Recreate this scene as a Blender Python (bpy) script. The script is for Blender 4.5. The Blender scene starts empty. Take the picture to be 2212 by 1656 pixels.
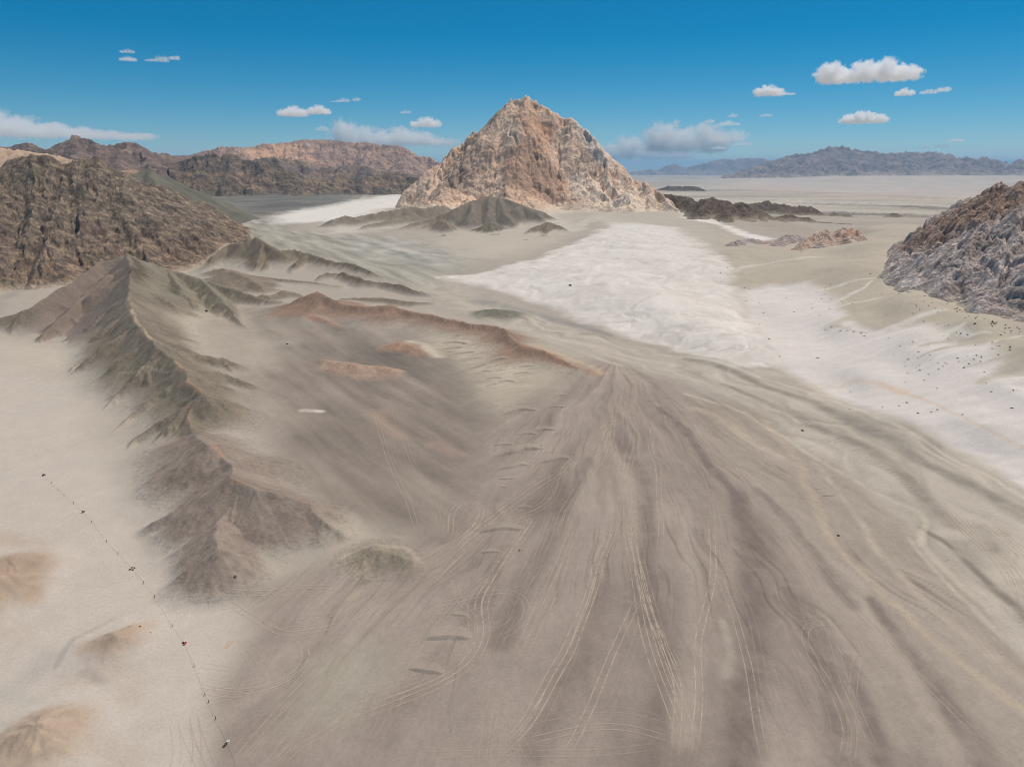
import bpy, math, random, time
import numpy as np

T0 = time.time()
random.seed(7)
scene = bpy.context.scene
COL = scene.collection

# ------------------------------------------------------------------ camera, sky, sun, exposure
CAM_H = 120.0                      # drone height above the near desert floor
F_PX, CX, CY = 1522.6, 1106.0, 828.0   # focal length and centre for a 2212 x 1656 frame
PITCH = math.radians(17.09)
cam_data = bpy.data.cameras.new("camera")
cam_data.sensor_fit = 'HORIZONTAL'
cam_data.sensor_width = 36.0
cam_data.lens = 36.0 * F_PX / 2212.0
cam_data.clip_start = 1.0
cam_data.clip_end = 300000.0
cam = bpy.data.objects.new("camera", cam_data)
cam.location = (0, 0, CAM_H)
cam.rotation_euler = (math.radians(90) - PITCH, 0, 0)
COL.objects.link(cam)
scene.camera = cam

SUN_EL, SUN_AZ = math.radians(66), math.radians(46)     # azimuth from +Y (view direction) towards +X (right)
world = bpy.data.worlds.new("World")
scene.world = world
world.use_nodes = True
wn, wl = world.node_tree.nodes, world.node_tree.links
wn.clear()
sky = wn.new('ShaderNodeTexSky')
sky.sky_type = 'NISHITA'
sky.sun_disc = False
sky.sun_elevation = SUN_EL
sky.sun_rotation = SUN_AZ
sky.altitude = 3000
sky.air_density = 1.0
sky.dust_density = 0.0
sky.ozone_density = 6.0
tint = wn.new('ShaderNodeHueSaturation')          # the deep clear blue of high desert air
tint.inputs['Hue'].default_value = 0.482
tint.inputs['Saturation'].default_value = 1.42
tint.inputs['Value'].default_value = 0.84
bg = wn.new('ShaderNodeBackground')
bg.inputs['Strength'].default_value = 0.09
wo = wn.new('ShaderNodeOutputWorld')
wl.new(sky.outputs['Color'], tint.inputs['Color'])
wl.new(tint.outputs['Color'], bg.inputs['Color'])
wl.new(bg.outputs['Background'], wo.inputs['Surface'])

sun_data = bpy.data.lights.new("sun", 'SUN')
sun_data.energy = 3.45
sun_data.angle = math.radians(0.53)
sun_data.color = (1.0, 0.94, 0.85)
sun = bpy.data.objects.new("sun", sun_data)
COL.objects.link(sun)
sun.rotation_euler = (math.pi / 2 - SUN_EL, 0, math.pi - SUN_AZ)
vs = scene.view_settings
vs.view_transform = 'Standard'
vs.look = 'None'
vs.exposure = 0.0
vs.gamma = 1.0
vs.use_curve_mapping = False
cy = scene.cycles
cy.use_denoising = True
cy.max_bounces = 18
cy.diffuse_bounces = 6
cy.filter_width = 1.0
cy.volume_bounces = 16
cy.volume_step_rate = .25
cy.transparent_max_bounces = 12

# ------------------------------------------------------------------ photogrammetry: picture points to places on the ground
SP, CP = math.sin(PITCH), math.cos(PITCH)
def ray(X, Y):
    a, b = (X - CX) / F_PX, (CY - Y) / F_PX
    return a, CP + b * SP, -SP + b * CP
def P(X, Y, z):
    d = ray(X, Y); t = (z - CAM_H) / d[2]
    return (d[0] * t, d[1] * t, z)
def R(X, Y, r):
    d = ray(X, Y); t = r / d[1]               # r = distance ahead of the viewer
    return (d[0] * t, d[1] * t, CAM_H + d[2] * t)
ZO = {1: (.33390, 0, 230.4), 2: (.35413, 737.3, 165.9), 3: (.33390, 1474.7, 276.5), 4: (.33390, 0, 737.3),
      5: (.33390, 737.3, 645.2), 6: (.33390, 1474.7, 737.3), 7: (.33390, 0, 1103.2), 8: (.33390, 737.3, 1103.2),
      9: (.33390, 1474.7, 1103.2), 'p': (.31250, 829.5, 184.3), 'f': (.41667, 1290.3, 92.2), 's': (.20833, 1751.2, 599.1),
      'l': (.5, 0, 46.1), 0: (1, 0, 0)}
def Zp(k, pts):
    s, ox, oy = ZO[k]
    return [(p[0] * s + ox, p[1] * s + oy) + tuple(p[2:]) for p in pts]
def LZ(k, pts): return np.array([P(*p) for p in Zp(k, pts)])      # third value = height
def LZh(f, k, pts): return np.array([P(p[0], p[1], p[2] * f) for p in Zp(k, pts)])
def LR(k, pts): return np.array([R(*p) for p in Zp(k, pts)])      # third value = ground range

# ------------------------------------------------------------------ noise
_rng = np.random.RandomState(11)
PERM = _rng.permutation(512).astype(np.int32)
PERM = np.concatenate([PERM, PERM, PERM])
_ang = _rng.rand(512) * 2 * np.pi
GX, GY = np.cos(_ang).astype(np.float32), np.sin(_ang).astype(np.float32)
RX, RY = _rng.rand(512).astype(np.float32), _rng.rand(512).astype(np.float32)
def _h(i, j, s): return PERM[(PERM[(i + s * 37) & 511] + j) & 511]
def perlin(x, y, s=0):
    xf, yf = np.floor(x), np.floor(y)
    xi, yi = xf.astype(np.int32), yf.astype(np.int32)
    u, v = (x - xf).astype(np.float32), (y - yf).astype(np.float32)
    fu, fv = u * u * u * (u * (u * 6 - 15) + 10), v * v * v * (v * (v * 6 - 15) + 10)
    def g(di, dj):
        k = _h(xi + di, yi + dj, s)
        return GX[k] * (u - di) + GY[k] * (v - dj)
    a = g(0, 0); b = g(1, 0); a += fu * (b - a)
    c = g(0, 1); d = g(1, 1); c += fu * (d - c)
    return (a + fv * (c - a)) * 1.5
def fbm(x, y, o=4, s=0, gain=.5, lac=2.03):
    t = np.zeros_like(x, dtype=np.float32); a = 1.0; n = 0
    for k in range(o):
        t += a * perlin(x, y, s + k); n += a; a *= gain; x = x * lac + 3.7; y = y * lac - 1.3
    return t / n * 1.4
def ridged(x, y, o=4, s=0, gain=.5, lac=2.1):
    t = np.zeros_like(x, dtype=np.float32); a = 1.0; n = 0; w = 1.0
    for k in range(o):
        v = 1 - np.abs(perlin(x, y, s + k)); v = v * v * w; w = np.clip(v * 1.6, 0, 1)
        t += a * v; n += a; a *= gain; x = x * lac + 1.7; y = y * lac + 9.2
    return t / n
def gully(x, y, dx, dy, cell, s=0):
    # stripes that run down the slope (dx, dy = unit direction across the slope)
    px, py = x / cell, y / cell
    xi, yi = np.floor(px).astype(np.int32), np.floor(py).astype(np.int32)
    num = np.zeros_like(px); den = np.zeros_like(px)
    for i in (-1, 0, 1):
        for j in (-1, 0, 1):
            k = _h(xi + i, yi + j, s)
            vx, vy = px - (xi + i + RX[k]), py - (yi + j + RY[k])
            w = np.exp(-(vx * vx + vy * vy) * 2.2)
            num += w * np.cos((vx * dx + vy * dy) * 6.0); den += w
    return num / (den + 1e-6)
def sstep(a, b, x):
    t = np.clip((x - a) / (b - a), 0, 1); return t * t * (3 - 2 * t)
def smax(a, b, k):
    d = np.maximum(k - np.abs(a - b), 0) / k
    return np.maximum(a, b) + d * d * k * .25
def lin(c):
    c = np.array(c, dtype=np.float64) / 255
    return np.where(c <= .04045, c / 12.92, ((c + .055) / 1.055) ** 2.4).astype(np.float32)
GAIN = np.array([1.0, .955, .905], np.float32)
def C(*c): return lin(c) * GAIN

def seg_dist(x, y, line, closed=False):
    # distance to a polyline, position along it and interpolated extra column
    best = np.full(x.shape, 1e18); z = np.zeros(x.shape); side = np.zeros(x.shape); along = np.zeros(x.shape)
    s0 = 0.0
    n = len(line)
    for i in range(n if closed else n - 1):
        a, b = line[i], line[(i + 1) % n]
        ex, ey = b[0] - a[0], b[1] - a[1]
        L2 = ex * ex + ey * ey + 1e-12
        t = np.clip(((x - a[0]) * ex + (y - a[1]) * ey) / L2, 0, 1)
        qx, qy = x - (a[0] + t * ex), y - (a[1] + t * ey)
        d = qx * qx + qy * qy
        m = d < best
        best = np.where(m, d, best)
        if len(a) > 2: z = np.where(m, a[2] + t * (b[2] - a[2]), z)
        side = np.where(m, np.sign(ex * qy - ey * qx), side)
        L = math.sqrt(L2)
        along = np.where(m, s0 + t * L, along); s0 += L
    return np.sqrt(best), z, side, along
def tent(x, y, line, slope, round_=2.0, conc=None):
    # ridge: the surface falls away from a crest line at a given slope
    best = np.full(x.shape, -1e9)
    for a, b in zip(line[:-1], line[1:]):
        ex, ey = b[0] - a[0], b[1] - a[1]
        t = np.clip(((x - a[0]) * ex + (y - a[1]) * ey) / (ex * ex + ey * ey + 1e-9), 0, 1)
        d = np.hypot(x - (a[0] + t * ex), y - (a[1] + t * ey))
        d = np.sqrt(d * d + round_ * round_) - round_
        drop = slope * d if conc is None else slope * (conc[1] * d + (1 - conc[1]) * conc[0] * (1 - np.exp(-d / conc[0])))
        best = np.maximum(best, a[2] + t * (b[2] - a[2]) - drop)
    return best

# ------------------------------------------------------------------ ground grid: rings that widen with distance
NA = 1050
AZ = np.radians(np.linspace(-48, 48, NA))
rr = [72.0]
while rr[-1] < 72000:
    r = rr[-1]
    th = math.atan(CAM_H / r)
    flat = 2.35 / F_PX * r / (math.sin(th) * math.cos(th)) * (0.75 + .25 * math.cos(th))
    rr.append(r + min(flat, r * (.0045 if r < 850 else .0068 if r < 2500 else .030)))
RR = np.array(rr); NR = len(RR)
LR_ = np.log(RR)
rg, ag = np.meshgrid(RR, AZ, indexing='ij')
gx, gy = (rg * np.sin(ag)).astype(np.float32), (rg * np.cos(ag)).astype(np.float32)
print("grid", NR, NA, NR * NA)

# broad levels of the land: (picture x, y, height)
CTRL = [(300, 1650, 0), (1100, 1650, 0), (1900, 1650, 0), (100, 1400, 0), (800, 1400, 0), (1500, 1400, 0), (2150, 1450, 0),
        (60, 1100, 0), (100, 900, 0), (700, 1150, 0), (1100, 1150, .0), (1500, 1150, 0), (1900, 1150, -1), (2200, 1200, -1.5), (2212, 1060, -1),
        (620, 850, -1), (800, 800, -1), (1000, 900, -1), (1300, 900, 1), (1700, 950, -1), (600, 730, 1), (1000, 760, 0),
        (900, 640, -1), (1150, 680, -1), (1400, 760, -1), (1800, 850, 0), (2100, 1000, 0),
        (700, 560, -1), (850, 520, 1), (600, 500, -1), (1000, 600, 2), (1150, 570, 7), (1330, 480, 19), (1300, 510, 15), (1200, 525, 4), (1400, 540, 13), (1280, 580, 8), (1430, 650, 7), (1520, 700, 4),
        (1600, 700, 3), (1750, 740, 6), (1700, 650, 10), (1900, 800, 9), (2150, 900, 10), (1850, 690, 17), (2050, 740, 20), (2212, 820, 18),
        (1560, 560, 17), (1650, 540, 19), (1780, 560, 24), (1900, 560, 35), (1900, 520, 40), (1840, 520, 30), (2000, 640, 32), (2120, 690, 32), (2212, 730, 31),
        (1480, 470, 8), (1430, 452, 16), (1350, 445, 16), (1560, 482, 6), (1500, 490, 14), (1600, 500, 14), (1750, 500, 14), (1950, 490, 42),
        (1260, 452, 13), (1190, 470, 4), (1100, 450, 2), (1050, 480, 1), (950, 480, 0), (950, 440, 0), (700, 460, 0), (620, 440, -2), (50, 640, -2), (250, 590, -2), (420, 560, -2), (500, 500, -2), (560, 470, -2),
        (700, 425, -4), (850, 415, -8)]
cpts = [P(*c) for c in CTRL]
for (X, Y, r, z) in [(300, 0, 4000, 10), (600, 0, 4200, 0), (850, 0, 4500, -20), (1500, 0, 2100, -20), (1700, 0, 2300, -25), (1900, 0, 2200, -20), (2150, 0, 2400, -20),
                     (1600, 0, 2900, -40), (1750, 0, 2700, -38), (1900, 0, 2800, -38), (2100, 0, 2800, -38), (1450, 0, 4200, -60), (1800, 0, 4200, -60), (2200, 0, 4200, -60), (1450, 0, 9000, -130), (1800, 0, 9000, -135), (2200, 0, 9000, -130),
                     (1450, 0, 15000, -150), (1650, 0, 14500, -95), (1850, 0, 14500, -45), (2050, 0, 14300, -40), (2200, 0, 14300, -35), (1700, 0, 11500, -130), (2100, 0, 11500, -125), (1450, 0, 30000, -190), (2000, 0, 30000, -180),
                     (200, 0, 10000, 0), (800, 0, 10000, -20), (200, 0, 30000, 0), (800, 0, 30000, -100), (2300, 1400, 120, 0), (-100, 1400, 120, 0), (-150, 700, 500, 0),
                     (1106, 0, 5000, -50), (1106, 0, 12000, -130), (2700, 700, 420, 30), (2700, 700, 250, 5), (2700, 700, 800, 40)]:
    d = ray(X, 360); t = r / math.hypot(d[0], d[1]); cpts.append((d[0] * t, d[1] * t, z))
cpts = np.array(cpts)
ca, cr = np.arctan2(cpts[:, 0], cpts[:, 1]), np.log(np.hypot(cpts[:, 0], cpts[:, 1]))
# normalised inverse distance weights on a coarse grid, then interpolated
def coarse_base():
    A = np.linspace(AZ[0], AZ[-1], 180); L = np.linspace(LR_[0], LR_[-1], 260)
    LL, AA = np.meshgrid(L, A, indexing='ij')
    num = 0; den = 0
    for a, l, z in zip(ca, cr, cpts[:, 2]):
        w = 1 / ((AA - a) ** 2 * 2.5 + (LL - l) ** 2 + .0016) ** 1.7
        num = num + w * z; den = den + w
    return A, L, num / den
bA, bL, bZ = coarse_base()
def bil(A, L, Zg, a, l):
    fa = np.clip((a - A[0]) / (A[1] - A[0]), 0, len(A) - 1.001); fl = np.clip((l - L[0]) / (L[1] - L[0]), 0, len(L) - 1.001)
    i, j = fl.astype(np.int32), fa.astype(np.int32); u, v = fl - i, fa - j
    return (Zg[i, j] * (1 - v) + Zg[i, j + 1] * v) * (1 - u) + (Zg[i + 1, j] * (1 - v) + Zg[i + 1, j + 1] * v) * u
base = bil(bA, bL, bZ, ag, np.log(rg)).astype(np.float32)
lx, ly = ag * 30, np.log(rg) * 30            # scale-free coordinates for far relief
base += fbm(gx / 90, gy / 90, 3, 5) * np.clip(rg / 500, .5, 3) * .9 * sstep(60, 200, rg)
base += fbm(gx / 420, gy / 420, 3, 9) * sstep(500, 2500, rg) * 5
ground = base.copy()
hill_id = np.zeros(ground.shape, np.int16)
hill_h = np.zeros(ground.shape, np.float32)

# ------------------------------------------------------------------ reading the ground: place under a picture point, height at a place
def gidx(r):
    return np.clip(np.searchsorted(RR, r) - 1, 0, NR - 2)
def ground_at(x, y):
    x = np.asarray(x, float); y = np.asarray(y, float)
    r = np.hypot(x, y); a = np.arctan2(x, y)
    i = gidx(r); u = np.clip((r - RR[i]) / (RR[i + 1] - RR[i]), 0, 1)
    fa = np.clip((a - AZ[0]) / (AZ[1] - AZ[0]), 0, NA - 1.001); j = fa.astype(int); v = fa - j
    return (ground[i, j] * (1 - v) + ground[i, j + 1] * v) * (1 - u) + (ground[i + 1, j] * (1 - v) + ground[i + 1, j + 1] * v) * u
def G(X, Y):
    d = ray(X, Y); a = math.atan2(d[0], d[1]); sl = d[2] / math.hypot(d[0], d[1])
    j = int(np.clip(round((a - AZ[0]) / (AZ[1] - AZ[0])), 0, NA - 1))
    f = ground[:, j] - (CAM_H + sl * RR)
    k = np.argmax(f > 0)
    if k == 0: k = NR - 1
    t = f[k - 1] / (f[k - 1] - f[k] + 1e-9); t = min(max(t, 0), 1)
    r = RR[k - 1] + t * (RR[k] - RR[k - 1])
    return (r * math.sin(a), r * math.cos(a))
def GZ(k, pts): return [G(p[0], p[1]) for p in Zp(k, pts)]

HILLS = []     # (id, name, label)
def side_spurs(lines, step, seed, reach=1.9, least=3.0):
    """smaller spurs that branch off the crests on both sides"""
    rnd = random.Random(seed); out = []
    for l in lines:
        d = np.hypot(np.diff(l[:, 0]), np.diff(l[:, 1])); s_ = np.concatenate([[0], np.cumsum(d)])
        t = step * rnd.uniform(.2, .8); side = rnd.choice((-1, 1))
        while t < s_[-1]:
            p = [np.interp(t, s_, l[:, k]) for k in range(3)]
            q = [np.interp(min(t + 1, s_[-1]), s_, l[:, k]) for k in range(3)]; o = [np.interp(max(t - 1, 0), s_, l[:, k]) for k in range(3)]
            hz = p[2] - float(ground_at(p[0], p[1]))
            if hz > least:
                ax, ay, az_ = q[0] - o[0], q[1] - o[1], q[2] - o[2]; n = math.hypot(ax, ay) + 1e-6
                fall = -1 if az_ > 0 else 1
                an = math.atan2(ay, ax) * 1.0; an = an if fall > 0 else an + math.pi
                an += side * (fall if fall > 0 else -fall) * rnd.uniform(.85, 1.35)
                L = hz * rnd.uniform(.8, 1.0) * reach; bend = rnd.uniform(-.25, .25)
                m = (p[0] + math.cos(an) * L * .5, p[1] + math.sin(an) * L * .5, p[2] - hz * rnd.uniform(.42, .56))
                e = (m[0] + math.cos(an + bend) * L * .5, m[1] + math.sin(an + bend) * L * .5, p[2] - hz * 1.02)
                out.append(np.array([(p[0], p[1], p[2] - .04 * hz), m, e]))
            side = -side; t += step * rnd.uniform(.6, 1.4) * (.5 + hz / 25 if hz > 0 else 1)
    return out
def add_hill(name, label, lines, slope, soft, round_=1.5, rough=.6, gl=.8, cell=14.0, conc=None, spur=None, sand=None):
    """a hill made of crest lines and spurs, worn by rills and buried in sand at its foot"""
    allp = np.concatenate(lines)
    zmax = allp[:, 2].max() + 6
    if conc is None: conc = (max(6.0, zmax * .5), .42)
    m = zmax / slope * 1.6 + 25
    x0, x1, y0, y1 = allp[:, 0].min() - m, allp[:, 0].max() + m, allp[:, 1].min() - m, allp[:, 1].max() + m
    ii = np.nonzero((gx > x0) & (gx < x1) & (gy > y0) & (gy < y1))
    x, y, g = gx[ii].astype(np.float64), gy[ii].astype(np.float64), ground[ii]
    full = list(lines) + (side_spurs(lines, spur, len(HILLS) + 3) if spur else [])
    wx, wy = fbm(x / (cell * 1.6), y / (cell * 1.6), 3, 21) * cell * .15, fbm(x / (cell * 1.6), y / (cell * 1.6), 3, 31) * cell * .15
    h = np.full(x.shape, -1e9); ux = np.zeros(x.shape); uy = np.zeros(x.shape)
    for l in full:
        mm = l[:, 2].max() / slope * 2.2 + 30
        k = np.nonzero((x > l[:, 0].min() - mm) & (x < l[:, 0].max() + mm) & (y > l[:, 1].min() - mm) & (y < l[:, 1].max() + mm))[0]
        if len(k) == 0: continue
        xx, yy = x[k] + wx[k], y[k] + wy[k]
        hh = tent(xx, yy, l, slope, round_, conc)
        h[k] = smax(h[k], hh, soft * .18)
    # direction down the slope, for the rills
    e = 1.0
    F_ = np.full(ground.shape, np.nan); F_[ii] = h
    up = np.clip(h - g, 0, None)
    body = sstep(0, 5, up)
    gi = np.gradient(np.where(np.isnan(F_), 0, F_), axis=0)[ii] / np.gradient(rg, axis=0)[ii]; ga = np.gradient(np.where(np.isnan(F_), 0, F_), axis=1)[ii] / (rg[ii] * (AZ[1] - AZ[0]))
    sa, ca_ = np.sin(ag[ii]), np.cos(ag[ii])
    dx, dy = gi * sa + ga * ca_, gi * ca_ - ga * sa
    n = np.hypot(dx, dy) + 1e-6
    h = h + (gully(x, y, -dy / n, dx / n, cell, 3) * gl + gully(x, y, -dy / n, dx / n, cell * .45, 8) * gl * .45) * body * np.clip(n / slope, 0, 1)
    h = h + fbm(x / 7, y / 7, 4, 40) * rough * body
    gs = g
    if sand:                      # wind-blown sand banked against the crest, filling the hollows between the spurs
        hs = np.full(x.shape, -1e9)
        for k in sand[2]:
            l = lines[k].copy(); gl_ = ground_at(l[:, 0], l[:, 1]); l[:, 2] = gl_ + (l[:, 2] - gl_) * sand[0]
            hs = smax(hs, tent(x, y, l, sand[1], 6.0), 3.0)
        gs = smax(g, hs + fbm(x / 22, y / 22, 3, 44) * .8, 4.0)
    new = smax(gs, h, soft * (.5 if sand else 1))
    hid = len(HILLS) + 1
    take = (h > g - soft * .1) | ((gs - g) > 1.0)
    hid_arr = hill_id[ii]; hid_arr[take] = hid; hill_id[ii] = hid_arr
    hill_h[ii] = np.where(take, np.maximum(h - gs, 0) * .5 + np.maximum(new - base[ii], 0) * (.55 if sand else .7), hill_h[ii])
    ground[ii] = new
    HILLS.append((hid, name, label))

# near-left chain of spurred ridges running towards the viewer
A = [LZ(1, [(820, 950, 40), (850, 1060, 37), (830, 1220, 29), (880, 1385, 25), (990, 1515, 23)]),
     LZ(4, [(1000, 5, 23), (1060, 70, 21), (1130, 130, 18.5), (1205, 185, 19), (1215, 250, 17), (1310, 328, 17.5), (1230, 460, 11), (1250, 600, 9), (1340, 660, 12), (1440, 745, 9.5), (1500, 800, 11)]),
     LZ(1, [(890, 985, 39), (820, 950, 40), (640, 1005, 34), (480, 1130, 25), (340, 1200, 21), (200, 1300, 16), (0, 1365, 11), (-300, 1480, 5)]),
     LZ(1, [(700, 1080, 30), (560, 1200, 20), (420, 1330, 12), (250, 1500, 3)]),
     LZ(1, [(825, 1225, 29), (690, 1310, 19), (570, 1430, 9), (545, 1545, 0)]),
     LZ(1, [(880, 1390, 25), (720, 1490, 14), (620, 1570, 8)]) , LZ(4, [(620, 65, 8), (470, 165, 3), (415, 210, -1)]),
     LZ(4, [(760, 60, 12), (690, 140, 6), (590, 235, -1)]),
     LZ(4, [(1000, 5, 23), (830, 140, 12), (700, 250, 5), (655, 320, 0)]),
     LZ(4, [(1060, 70, 21), (900, 210, 12), (760, 330, 5), (640, 470, -1)]),
     LZ(4, [(1215, 190, 19), (1030, 330, 10), (850, 470, 4), (680, 630, -1)]),
     LZ(4, [(1310, 330, 17.5), (1190, 420, 13), (1000, 530, 7), (870, 620, 3), (800, 740, -1)]),
     LZ(4, [(1180, 430, 12.5), (1080, 560, 7), (960, 690, 1)]),
     LZ(1, [(890, 985, 39), (1080, 1045, 27), (1300, 1110, 19), (1560, 1190, 11), (1700, 1240, 6), (1850, 1262, 4)]),
     LZ(1, [(1080, 1045, 27), (1180, 1180, 15), (1260, 1300, 6)]), LZ(1, [(1300, 1110, 19), (1480, 1290, 8), (1560, 1400, 3), (1650, 1450, 0)]),
     LZ(4, [(1000, 8, 23), (1230, 75, 13), (1450, 110, 7), (1620, 165, 1)]),
     LZ(4, [(1215, 185, 19), (1420, 192, 10), (1600, 260, 4), (1740, 320, -1)]),
     LZ(4, [(1310, 328, 17.5), (1500, 390, 10), (1650, 450, 4), (1790, 510, -1)])]
add_hill('ridge', 'grey-brown spurred desert ridge with pale sand drifted against its left foot', A, .95, 1.8, .4, .35, .55, 11, (9.0, .8), 14, (.68, .50, (0, 1, 2)))
B = [LZh(1.4, 4, [(1250, 600, 8), (1340, 660, 12), (1440, 745, 9.0)]),
     LZh(1.4, 4, [(1340, 660, 12), (1150, 750, 6.5), (1050, 830, 2.5), (960, 900, 0)]), LZh(1.4, 4, [(1340, 660, 12), (1330, 760, 7), (1280, 860, 2)]),
     LZh(1.4, 4, [(1340, 660, 12), (1480, 672, 7), (1640, 715, 1)]),
     LZh(1.4, 4, [(1440, 745, 9.0), (1500, 800, 10), (1640, 775, 7.5), (1780, 770, 5), (1920, 805, 1)]),
     LZh(1.4, 4, [(1500, 800, 10), (1400, 850, 7.5), (1350, 900, 5.5), (1150, 1010, 2.2), (1040, 1080, 0)]),
     LZh(1.4, 4, [(1500, 885, 12), (1660, 950, 11), (1800, 985, 9.5), (1990, 1045, 7), (2080, 1150, 5), (2190, 1215, 3)]),
     LZh(1.4, 4, [(1500, 800, 10), (1500, 885, 12), (1380, 970, 8), (1200, 1070, 5.5), (1000, 1160, 3), (900, 1290, 0)]),
     LZh(1.4, 4, [(1540, 1010, 9), (1440, 1120, 7), (1400, 1200, 7.5), (1250, 1300, 3), (1140, 1380, 0)]),
     LZh(1.4, 4, [(1400, 1200, 7.5), (1410, 1355, 7), (1480, 1460, 4), (1540, 1560, 0)]), LZh(1.4, 4, [(1410, 1355, 7), (1300, 1420, 2), (1240, 1450, 0)]),
     LZh(1.4, 4, [(1800, 985, 9.5), (1820, 1120, 4), (1850, 1250, 0)]), LZh(1.4, 4, [(1990, 1045, 7), (2200, 1055, 2.5), (2350, 1050, 0)])]
add_hill('ridge', 'low purple-brown ridge with rusty crest in the middle left foreground', B, .72, 2.0, .4, .3, .4, 8, (6.0, .75), 10, (.50, .46, (0, 4, 6, 8)))
K = [LZh(1.15, 8, [(20, 420, 0), (100, 320, 2.5), (200, 245, 4), (330, 280, 3.5), (440, 320, 3), (560, 370, 1)]), LZh(1.15, 8, [(150, 310, 3), (140, 430, 1.5), (110, 520, 0)])]
add_hill('mound', 'small dark gullied mound beside the tyre tracks in the foreground', K, .6, 1.4, .5, .3, .5, 5, (4.0, .3), 6)
M1 = [LZh(1.0, 7, [(-300, 330, 4), (-80, 330, 6), (60, 300, 6), (150, 300, 4), (260, 370, .5)]), LZh(1.0, 7, [(-60, 440, 6), (40, 420, 5.5), (140, 450, 2), (200, 520, 0)])]
add_hill('mound', 'ochre sandy mound cut off by the left edge of the picture', M1, .6, 1.6, .6, .6, .6, 7, (5.0, .5), 8)
M2 = [LZh(1.05, 7, [(560, 890, .5), (640, 830, 2.5), (740, 795, 4), (860, 745, 2.5), (960, 760, .5)])]
add_hill('mound', 'ochre mound with small tufts beside the line of posts', M2, .55, 1.4, .6, .5, .5, 6, (4.0, .5), 6)
M3 = [LZh(1.05, 7, [(-80, 1560, 2), (120, 1440, 4.5), (250, 1370, 5.5), (380, 1330, 4), (480, 1310, 1)]), LZh(1.05, 7, [(250, 1370, 5.5), (280, 1500, 3), (260, 1620, 2)])]
add_hill('mound', 'broad ochre and pinkish mound in the bottom left corner', M3, .6, 1.6, .6, .6, .6, 6, (5.0, .5), 7)
# hills between the left mountain and the wadi
Cc = [LZ(1, [(1330, 1030, 3), (1400, 950, 12), (1480, 885, 18), (1560, 885, 23), (1650, 837, 31), (1700, 870, 27), (1790, 930, 19), (1900, 920, 18), (1980, 945, 14), (2100, 985, 12), (2208, 1005, 11)]),
      LZ(2, [(0, 1125, 12), (80, 1140, 12), (180, 1190, 8), (270, 1225, 3)]),
      LZ(1, [(1650, 837, 31), (1560, 930, 15), (1490, 990, 5)]), LZ(1, [(1700, 870, 27), (1680, 960, 14), (1650, 1040, 4)]),
      LZ(1, [(1800, 930, 19), (1740, 980, 10), (1700, 1040, 4)]), LZ(1, [(1980, 945, 14), (1920, 1010, 8), (1880, 1070, 2)]),
      LZ(1, [(2060, 1100, 5), (2120, 1070, 8), (2190, 1080, 6)]), LZ(2, [(0, 1190, 8), (130, 1230, 9), (230, 1250, 6), (370, 1265, 7), (430, 1290, 5), (540, 1330, 1)])]
add_hill('hill', 'dark pointed hill chain beyond the near ridge beside the dry valley', Cc, .85, 3.2, .8, .6, .9, 18, (12.0, .75), 24, (.55, .32, (0, 1)))
C2 = [LZh(1.3, 1, [(1380, 1110, 3), (1430, 1075, 9), (1500, 1060, 11), (1600, 1105, 9), (1690, 1160, 5), (1800, 1180, 2)]), LZh(1.3, 1, [(1380, 1050, 4), (1450, 1045, 6), (1530, 1060, 3)]),
      LZh(1.3, 1, [(1620, 1240, 2), (1700, 1215, 4), (1760, 1225, 4), (1840, 1185, 6), (1900, 1200, 4), (1960, 1230, 2)]),
      LZh(1.3, 1, [(1620, 1100, 2), (1800, 1110, 4), (2000, 1130, 3), (2200, 1160, 2)]), LZh(1.3, 2, [(0, 1350, 3), (250, 1345, 4), (420, 1370, 3), (560, 1380, 1)])]
add_hill('hill', 'low brown hillocks with sand between them behind the red ridge', C2, .7, 3.0, 1.0, .4, .6, 12, (6.0, .32), 20)
D_ = [LZh(1.12, 1, [(1850, 1290, 6), (1930, 1235, 12), (2050, 1195, 17), (2110, 1225, 14), (2208, 1270, 11)]),
      LZh(1.12, 5, [(0, 30, 11), (160, 50, 10), (320, 36, 12), (400, 68, 9), (520, 95, 8), (590, 102, 9), (700, 130, 8), (850, 160, 8), (1000, 175, 8), (1060, 195, 10), (1105, 255, 8), (1170, 300, 9.5), (1300, 332, 8), (1420, 390, 6), (1530, 442, 4.5), (1650, 490, 1)]),
      LZh(1.12, 1, [(2050, 1195, 17), (1990, 1300, 6), (1960, 1380, 1)]), LZh(1.12, 1, [(2208, 1270, 11), (2150, 1350, 4)]),
      LZh(1.12, 5, [(320, 36, 12), (260, 110, 4), (240, 170, 0)]), LZh(1.12, 5, [(590, 102, 9), (540, 160, 3), (500, 220, 0)]), LZh(1.12, 5, [(700, 130, 8), (640, 200, 1)]),
      LZh(1.12, 5, [(1000, 175, 8), (900, 200, 4), (820, 240, 1)]), LZh(1.12, 5, [(1060, 195, 10), (980, 260, 4), (930, 330, 0)]), LZh(1.12, 5, [(1170, 300, 9.5), (1080, 345, 5), (990, 380, 2), (840, 450, 0)]),
      LZh(1.12, 5, [(1300, 332, 8), (1250, 400, 3), (1220, 460, 0)]), LZh(1.12, 5, [(1420, 390, 6), (1400, 470, 1)])]
add_hill('ridge', 'rust red ridge running diagonally along the dry valley', D_, .8, 2.2, .5, .35, .45, 8, (5.0, .7), 13, (.62, .24, (0, 1)))
D2 = [LZh(1.15, 1, [(1870, 1345, 2), (1940, 1335, 5), (2040, 1355, 5), (2150, 1400, 3.5), (2240, 1450, 1)])]
add_hill('mound', 'small red outcrop at the foot of the red ridge', D2, .65, 2.5, 1.0, .4, .5, 7)
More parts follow.
